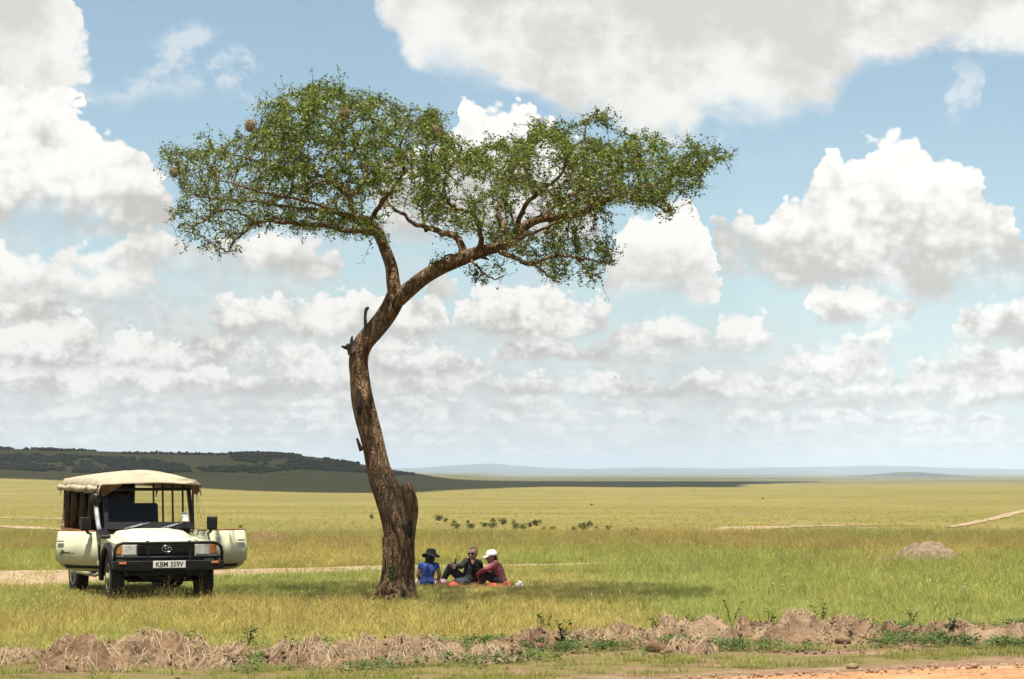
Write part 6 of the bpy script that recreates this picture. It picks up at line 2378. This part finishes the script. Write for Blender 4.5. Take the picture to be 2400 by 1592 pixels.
    crumple('paper_scrap', zz(1120, 842, 43.15), 0.022, M['bagwhite'], 'white scrap on the red blanket before the person in black', 'scrap', 6, ((-.6, 0, .6), (.5, 0, .7)))
    crumple('food_packet', zz(1325, 858, 43.15), 0.030, M['bagwhite'], 'pale packet on the blanket beside the blue cloth', 'packet', 7, ((-.6, 0, .6), (.5, 0.1, .7)))


picnic()


# ------------------------------------------------------------------ mounds, shrubs, far vegetation
def pale_mound(x0, x1, ytop, ybase, mat, name, label, cat, seed, depth=0.8):
    a, b = land(x0, ybase), land(x1, ybase)
    cx, cy = (a.x + b.x) / 2, (a.y + b.y) / 2 + depth * 0.3
    w = (b.x - a.x) / 2 * 1.1
    h = at((x0 + x1) / 2, ytop, cy).z - float(zg(cx, cy))
    nx, ny = 80, 44
    u, v = np.meshgrid(np.linspace(-1, 1, nx), np.linspace(-1, 1, ny), indexing='ij')
    rad = np.sqrt(u ** 2 + v ** 2)
    base = np.clip(1 - rad ** 2.2, 0, None) ** 0.8
    X, Y = u * w, v * depth
    Z = h * base * (0.45 + 0.95 * fbm(X / 0.33 + seed, Y / 0.33, seed, 4)) + 0.05 * base ** .5 * (fbm(X / .08, Y / .08, seed + 4, 3) - .5) + zg(X + cx, Y + cy) - zg(cx, cy) - 0.06 * (base <= 0)
    i, j = np.meshgrid(np.arange(nx - 1), np.arange(ny - 1), indexing='ij')
    q = (i * ny + j).ravel()
    o = link(name, np_mesh(name, np.stack([X, Y, Z], -1).reshape(-1, 3), np.stack([q, q + ny, q + ny + 1, q + 1], 1)), mat)
    o.location = (cx, cy, float(zg(cx, cy)))
    tag(o, label, cat)
    return o


tmr = pale_mound(2066, 2214, 1251, 1294, M['mound'], 'termite_mound', 'pale lumpy termite mound standing in grass on the right', 'termite mound', 3)
pale_mound(2000, 2110, 1281, 1300, M['mound'], 'termite_mound', 'low spread of pale earth left of the lumpy termite mound', 'termite mound', 5, 0.5)
pale_mound(568, 660, 1230, 1259, M['redmound'], 'termite_mound', 'reddish brown mound in tall grass between vehicle and tree', 'termite mound', 7, 1.0)


def shrub_mesh(seed, n=420, mat=None, name='foliage', r=(1, 1, 0.8)):
    rs = np.random.default_rng(seed)
    k = 7
    cen = rs.normal(0, 0.38, (k, 3)) * np.array(r)
    cen[:, 2] = np.abs(cen[:, 2]) + 0.35
    c = cen[rs.integers(0, k, n)] + rs.normal(0, 0.22, (n, 3))
    c[:, 2] = np.abs(c[:, 2])
    ax = rs.normal(0, 1, (n, 3))
    ax /= np.linalg.norm(ax, axis=1)[:, None]
    sd = np.cross(ax, rs.normal(0, 1, (n, 3)))
    sd /= np.linalg.norm(sd, axis=1)[:, None]
    L = rs.uniform(0.07, 0.16, (n, 1))
    V_ = np.stack([c - ax * L, c + sd * L * .6, c + ax * L, c - sd * L * .6], 1).reshape(-1, 3)
    b0 = np.arange(n) * 4
    return np_mesh(name, V_, np.stack([b0, b0 + 1, b0 + 2, b0 + 3], 1))


M['shrub'] = leafy('shrub_leaf', (0.13, 0.14, 0.045), (0.18, 0.17, 0.06), 2.0, 0.25)
M['shrub_brown'] = leafy('dry_shrub_leaf', (0.11, 0.075, 0.035), (0.075, 0.055, 0.028), 2.0, 0.2)
_sm = [shrub_mesh(600 + k) for k in range(4)]
_smb = shrub_mesh(610)
for m_ in _sm:
    m_.materials.append(M['shrub'])
_smb.materials.append(M['shrub_brown'])


def stem_mesh(seed):
    mb = MB()
    rs = random.Random(seed)
    for k in range(5):
        a = rs.uniform(0, 6.28)
        mb.tube([(0, 0, -0.05), (0.15 * math.cos(a), 0.15 * math.sin(a), 0.3), (0.4 * math.cos(a), 0.4 * math.sin(a), 0.75)], [0.03, 0.022, 0.01], 5)
    me = mb.mesh('stem')
    me.materials.append(M['twig'])
    return me


_st = stem_mesh(3)
SHRUBS = [(858, 1198, 9), (1013, 1203, 14), (1030, 1206, 9), (1050, 1222, 15), (1048, 1208, 7), (1086, 1222, 14), (1080, 1208, 6), (1117, 1217, 11), (1138, 1220, 15), (1137, 1204, 8), (1160, 1212, 14), (1192, 1222, 14), (1185, 1210, 8), (1208, 1224, 14),
          (1222, 1217, 10), (1240, 1215, 15), (1255, 1226, 9), (1275, 1225, 9), (1325, 1228, 11), (1352, 1226, 20), (1362, 1214, 9), (1377, 1222, 8), (1405, 1225, 11), (1440, 1228, 7), (1470, 1228, 8), (555, 1219, 7)]
ordinal = ['first', 'second', 'third', 'fourth', 'fifth', 'sixth', 'seventh', 'eighth', 'ninth', 'tenth', 'eleventh', 'twelfth', 'thirteenth', 'fourteenth', 'fifteenth', 'sixteenth', 'seventeenth', 'eighteenth', 'nineteenth', 'twentieth', 'twenty-first', 'twenty-second', 'twenty-third', 'twenty-fourth']
row = sorted(s for s in SHRUBS if s[0] > 1000)
for k, (x, y, hpx) in enumerate(SHRUBS):
    p = land(x, y)
    sc = hpx * K / FPX * p.y / 1.15
    o = empty('shrub', p)
    o.scale = (sc * 1.0, sc, sc)
    o.rotation_euler = (0, 0, k * 1.3)
    f = bpy.data.objects.new('foliage', _smb if x in (1255, 1325, 1275) else _sm[k % 4])
    COL.objects.link(f)
    f.parent = o
    f['kind'] = 'stuff'
    s_ = bpy.data.objects.new('stem', _st)
    COL.objects.link(s_)
    s_.parent = o
    if x == 858:
        lb = 'lone little shrub just left of the trunk in the mid plain'
    elif x == 555:
        lb = 'lone little shrub right of the vehicle in the mid plain'
    else:
        lb = '%s shrub counting rightward from the trunk in the straggling mid-plain row' % ordinal[row.index((x, y, hpx))]
    tag(o, lb, 'shrub', 'small shrubs on the mid plain')


# leafy weeds standing on the bank
def weed(x, y, h, label, seed, d=0.0):
    p = flat(x, y)
    o = empty('weed_plant', (p[0], p[1] + d, float(zg(p[0], p[1])) + (0.10 if d == 0 else 0.0)))
    rs = random.Random(seed)
    st, lf = MB(), MB()
    for k in range(rs.randint(3, 5)):
        a = rs.uniform(0, 6.28)
        top = Vector((math.cos(a) * h * .35, math.sin(a) * h * .3, h * rs.uniform(.7, 1.0)))
        pts = [Vector((0, 0, -0.05)), top * 0.5 + Vector((0, 0, .02)), top]
        st.tube(pts, [0.006, 0.004, 0.002], 5)
        for j in range(9):
            t = rs.uniform(0.25, 1.0)
            c = pts[0].lerp(top, t)
            b = rs.uniform(0, 6.28)
            dd = Vector((math.cos(b), math.sin(b), rs.uniform(-.1, .6))).normalized() * rs.uniform(0.045, 0.085)
            s = Vector((-math.sin(b), math.cos(b), rs.uniform(-.3, .3))) * 0.022
            lf.add([c, c + dd * .45 + s, c + dd, c + dd * .45 - s], [(0, 1, 2, 3)])
    st.build('stem', M['weedleaf'], o, True)
    lf.build('leaves', M['weedleaf'], o)['kind'] = 'stuff'
    tag(o, label, 'plant', 'leafy weeds along the bank')


M['weedleaf'] = leafy('weed_leaf', (0.050, 0.105, 0.022), (0.080, 0.140, 0.030), 3.0, 0.3)
weed(1700, 1452, 0.36, 'dark leafy sprig standing in the gap of the mounds', 1, 0.6)
weed(1775, 1466, 0.28, 'bright leafy weed on the narrow mound face', 2)
weed(1520, 1486, 0.26, 'leafy weed between the dark mound and the round clod', 3)
weed(1590, 1482, 0.22, 'smaller weed right of the one by the round clod', 4)
weed(1300, 1500, 0.26, 'pale green weed left below the haycock heap', 5)
weed(1905, 1450, 0.30, 'slim upright weed between the two right-hand mounds', 6, 0.5)
weed(440, 1522, 0.22, 'leafy weed right of the straw covered mound below the number plate', 7)
weed(2200, 1480, 0.22, 'dark thin weed on the smooth mound near the right edge', 8)
weed(2120, 1450, 0.22, 'weed sprouting behind the dark crumbled clod mound', 9, 0.5)
weed(1258, 1466, 0.28, 'twin-stemmed weed on the low mound below the picnickers', 10, 0.4)
weed(575, 1500, 0.20, 'weed in the dip left of the peaked mound', 11)
weed(670, 1530, 0.18, 'low weed at the foot of the peaked mound', 12)


def flower(x, y, label, seed, n=6):
    p = flat(x, y)
    o = empty('flower_patch', (p[0], p[1], float(zg(*p))))
    rs = random.Random(seed)
    st, hd_ = MB(), MB()
    for k in range(n):
        q = Vector((rs.gauss(0, 0.08), rs.gauss(0, 0.1), 0))
        t = q + Vector((0, 0, rs.uniform(0.20, 0.30)))
        st.tube([q, t], [0.003, 0.002], 4)
        for j in range(6):
            a = j * 1.047 + k
            d = Vector((math.cos(a), math.sin(a), 0.3)) * 0.024
            s = Vector((-math.sin(a), math.cos(a), 0)) * 0.010
            hd_.add([t, t + d * .6 + s, t + d, t + d * .6 - s], [(0, 1, 2, 3)])
    st.build('stalks', M['weedleaf'], o)
    hd_.build('petals', M['bagwhite'], o)['kind'] = 'stuff'
    tag(o, label, 'flowers', 'white dots in the right-hand meadow')


flower(2228, 1392, 'brightest white flower patch in the meadow at the far right', 1, 8)
flower(2060, 1371, 'white flower patch below the termite mound', 2, 4)
flower(1786, 1384, 'pair of white flowers above the highest right mound', 3, 4)
flower(1808, 1396, 'single white flower right of the pair above the mound', 4, 2)


# ---- thickets on the long hill: one mass
def blob_field(name, pts, size, mat, label, cat, seed):
    ico = bmesh.new()
    bmesh.ops.create_icosphere(ico, subdivisions=2, radius=1.0)
    iv = np.array([v.co[:] for v in ico.verts])
    fi = np.array([[v.index for v in f.verts] for f in ico.faces])
    ico.free()
    rs = np.random.default_rng(seed)
    vs, fs = [], []
    for k, p in enumerate(pts):
        s = size * rs.uniform(0.5, 1.4) * np.array([rs.uniform(.8, 1.3), rs.uniform(.8, 1.3), rs.uniform(.55, 1.1)])
        q = iv * rs.uniform(0.62, 1.25, (len(iv), 1)) * s
        q[:, 2] += s[2] * 0.55
        vs.append(q + np.array(p))
        fs.append(fi + k * len(iv))
    o = link(name, np_mesh(name, np.vstack(vs), np.vstack(fs)), mat, None, False)
    tag(o, label, cat, kind='stuff')
    return o


M['thicket'] = leafy('thicket_leaf', (0.060, 0.062, 0.026), (0.085, 0.085, 0.036), 0.15, 0.12)
rs = np.random.default_rng(9)
pts = []
PATCH = [
    ([(-80, 1055), (100, 1050), (230, 1057), (330, 1061), (420, 1075), (445, 1090), (300, 1096), (150, 1091), (40, 1086), (-80, 1080)], 4200),
    ([(530, 1048), (620, 1044), (690, 1049), (760, 1058), (830, 1068), (900, 1082), (965, 1096), (900, 1098), (820, 1091), (740, 1086), (660, 1081), (600, 1071), (540, 1063)], 4000),
    ([(455, 1081), (600, 1078), (690, 1084), (600, 1093), (470, 1090)], 420),
    ([(-60, 1033), (30, 1031), (120, 1035), (225, 1041), (120, 1042), (0, 1039)], 420),
    ([(280, 1045), (400, 1047), (520, 1049), (520, 1052), (400, 1051), (280, 1049)], 130),
]
for poly, n in PATCH:
    q = np.array(poly, float)
    x, y = rs.uniform(q[:, 0].min(), q[:, 0].max(), n * 8), rs.uniform(q[:, 1].min(), q[:, 1].max(), n * 8)
    ok = in_poly(x, y, poly)
    if n > 150:
        ok &= fbm(x / 40, y / 9, 3, 3) > 0.36
    x, y = x[ok][:n], y[ok][:n]
    P = lands(x, y, 3000.0)
    for k in range(len(x)):
        p = P[k]
        if np.isnan(p[0]):               # just over the crest
            v_ = at(x[k], y[k] + 4, 1400.0)
            p = (v_.x, v_.y, float(zg(v_.x, v_.y)))
        pts.append(tuple(p))
blob_field('hill_thicket', pts, 0.70, M['thicket'], 'dark bush thickets covering the long hill on the left', 'thicket', 4)
# scattered far scrub on the plain
pts = []
P = lands(rs.uniform(960, 2450, 40), 1112 + rs.gamma(1.5, 14, 40))
for p in P:
    if not np.isnan(p[0]) and p[1] > 200:
        pts.append((p[0], p[1], p[2], p[1]))
near_ = [q[:3] for q in pts if q[3] < 900]
blob_field('plain_scrub', near_, 0.12, M['thicket'], 'tiny dark bushes dotted over the open plain on the right', 'scrub', 6)

# ------------------------------------------------------------------ the cumulus whose shade lies over the hill
edge = [(-160, 1100), (0, 1105), (200, 1112), (450, 1127), (700, 1137), (900, 1139), (1020, 1133), (1150, 1127), (1300, 1124), (1500, 1126), (1700, 1125), (1830, 1122)]
front = [land(x, y) for x, y in edge]
ALT = 900.0
shift = np.array([SUN.x, SUN.y]) / SUN.z
fx = np.array([p.x for p in front])
fy = np.array([p.y for p in front])
nx, ny = 120, 80
u, v = np.meshgrid(np.linspace(0, 1, nx), np.linspace(0, 1, ny), indexing='ij')
X = -760 + u * (800 + 0.115 * (450 + v * 2250))
order = np.argsort(fx)
Yf = np.interp(X, fx[order], fy[order])
back = 2700.0
Y = Yf + v * (back - Yf) + 30 * (fbm(X / 90, X * 0 + 1, 3, 3) - 0.5) * (1 - v)
inside = np.minimum(np.minimum(u, 1 - u) * 9, np.minimum(v, 1 - v) * 9).clip(0, 1)
H = 260 * inside ** 0.5 * (0.4 + fbm(X / 160, Y / 160, 5, 4))
cx_, cy_ = X + shift[0] * ALT, Y + shift[1] * ALT
top = np.stack([cx_, cy_, ALT + H], -1).reshape(-1, 3)
bot = np.stack([cx_, cy_, ALT - 25 * inside * fbm(X / 80, Y / 80, 7, 3) - 1], -1).reshape(-1, 3)
i, j = np.meshgrid(np.arange(nx - 1), np.arange(ny - 1), indexing='ij')
q = (i * ny + j).ravel()
F = np.stack([q, q + ny, q + ny + 1, q + 1], 1)
M['cloud'] = leafy('cloud_white', (0.9, 0.9, 0.9), (0.85, 0.85, 0.85), 0.01, 0.5)
cl = link('cloud', np_mesh('cloud', np.vstack([top, bot]), np.vstack([F, F[:, ::-1] + nx * ny])), M['cloud'])
tag(cl, 'broad cumulus high over the long hill, shading it', 'cloud', kind='thing')

# ------------------------------------------------------------------ the air
hz = MB().box((-42000, -300, -40), (42000, 44000, 160)).mesh('haze')
hm_ = bpy.data.materials.new('air')
hm_.use_nodes = True
nt = hm_.node_tree
nt.nodes.clear()
ho = nd(nt, 'ShaderNodeOutputMaterial')
pv = nd(nt, 'ShaderNodeVolumePrincipled')
pv.inputs['Color'].default_value = (0.73, 0.85, 1.0, 1)
pv.inputs['Density'].default_value = 7.5e-5
pv.inputs['Anisotropy'].default_value = 0.0
nt.links.new(pv.outputs[0], ho.inputs['Volume'])
hob = link('haze', hz, hm_, None, False)
tag(hob, 'thin blue haze hanging over the whole plain', 'haze', kind='stuff')
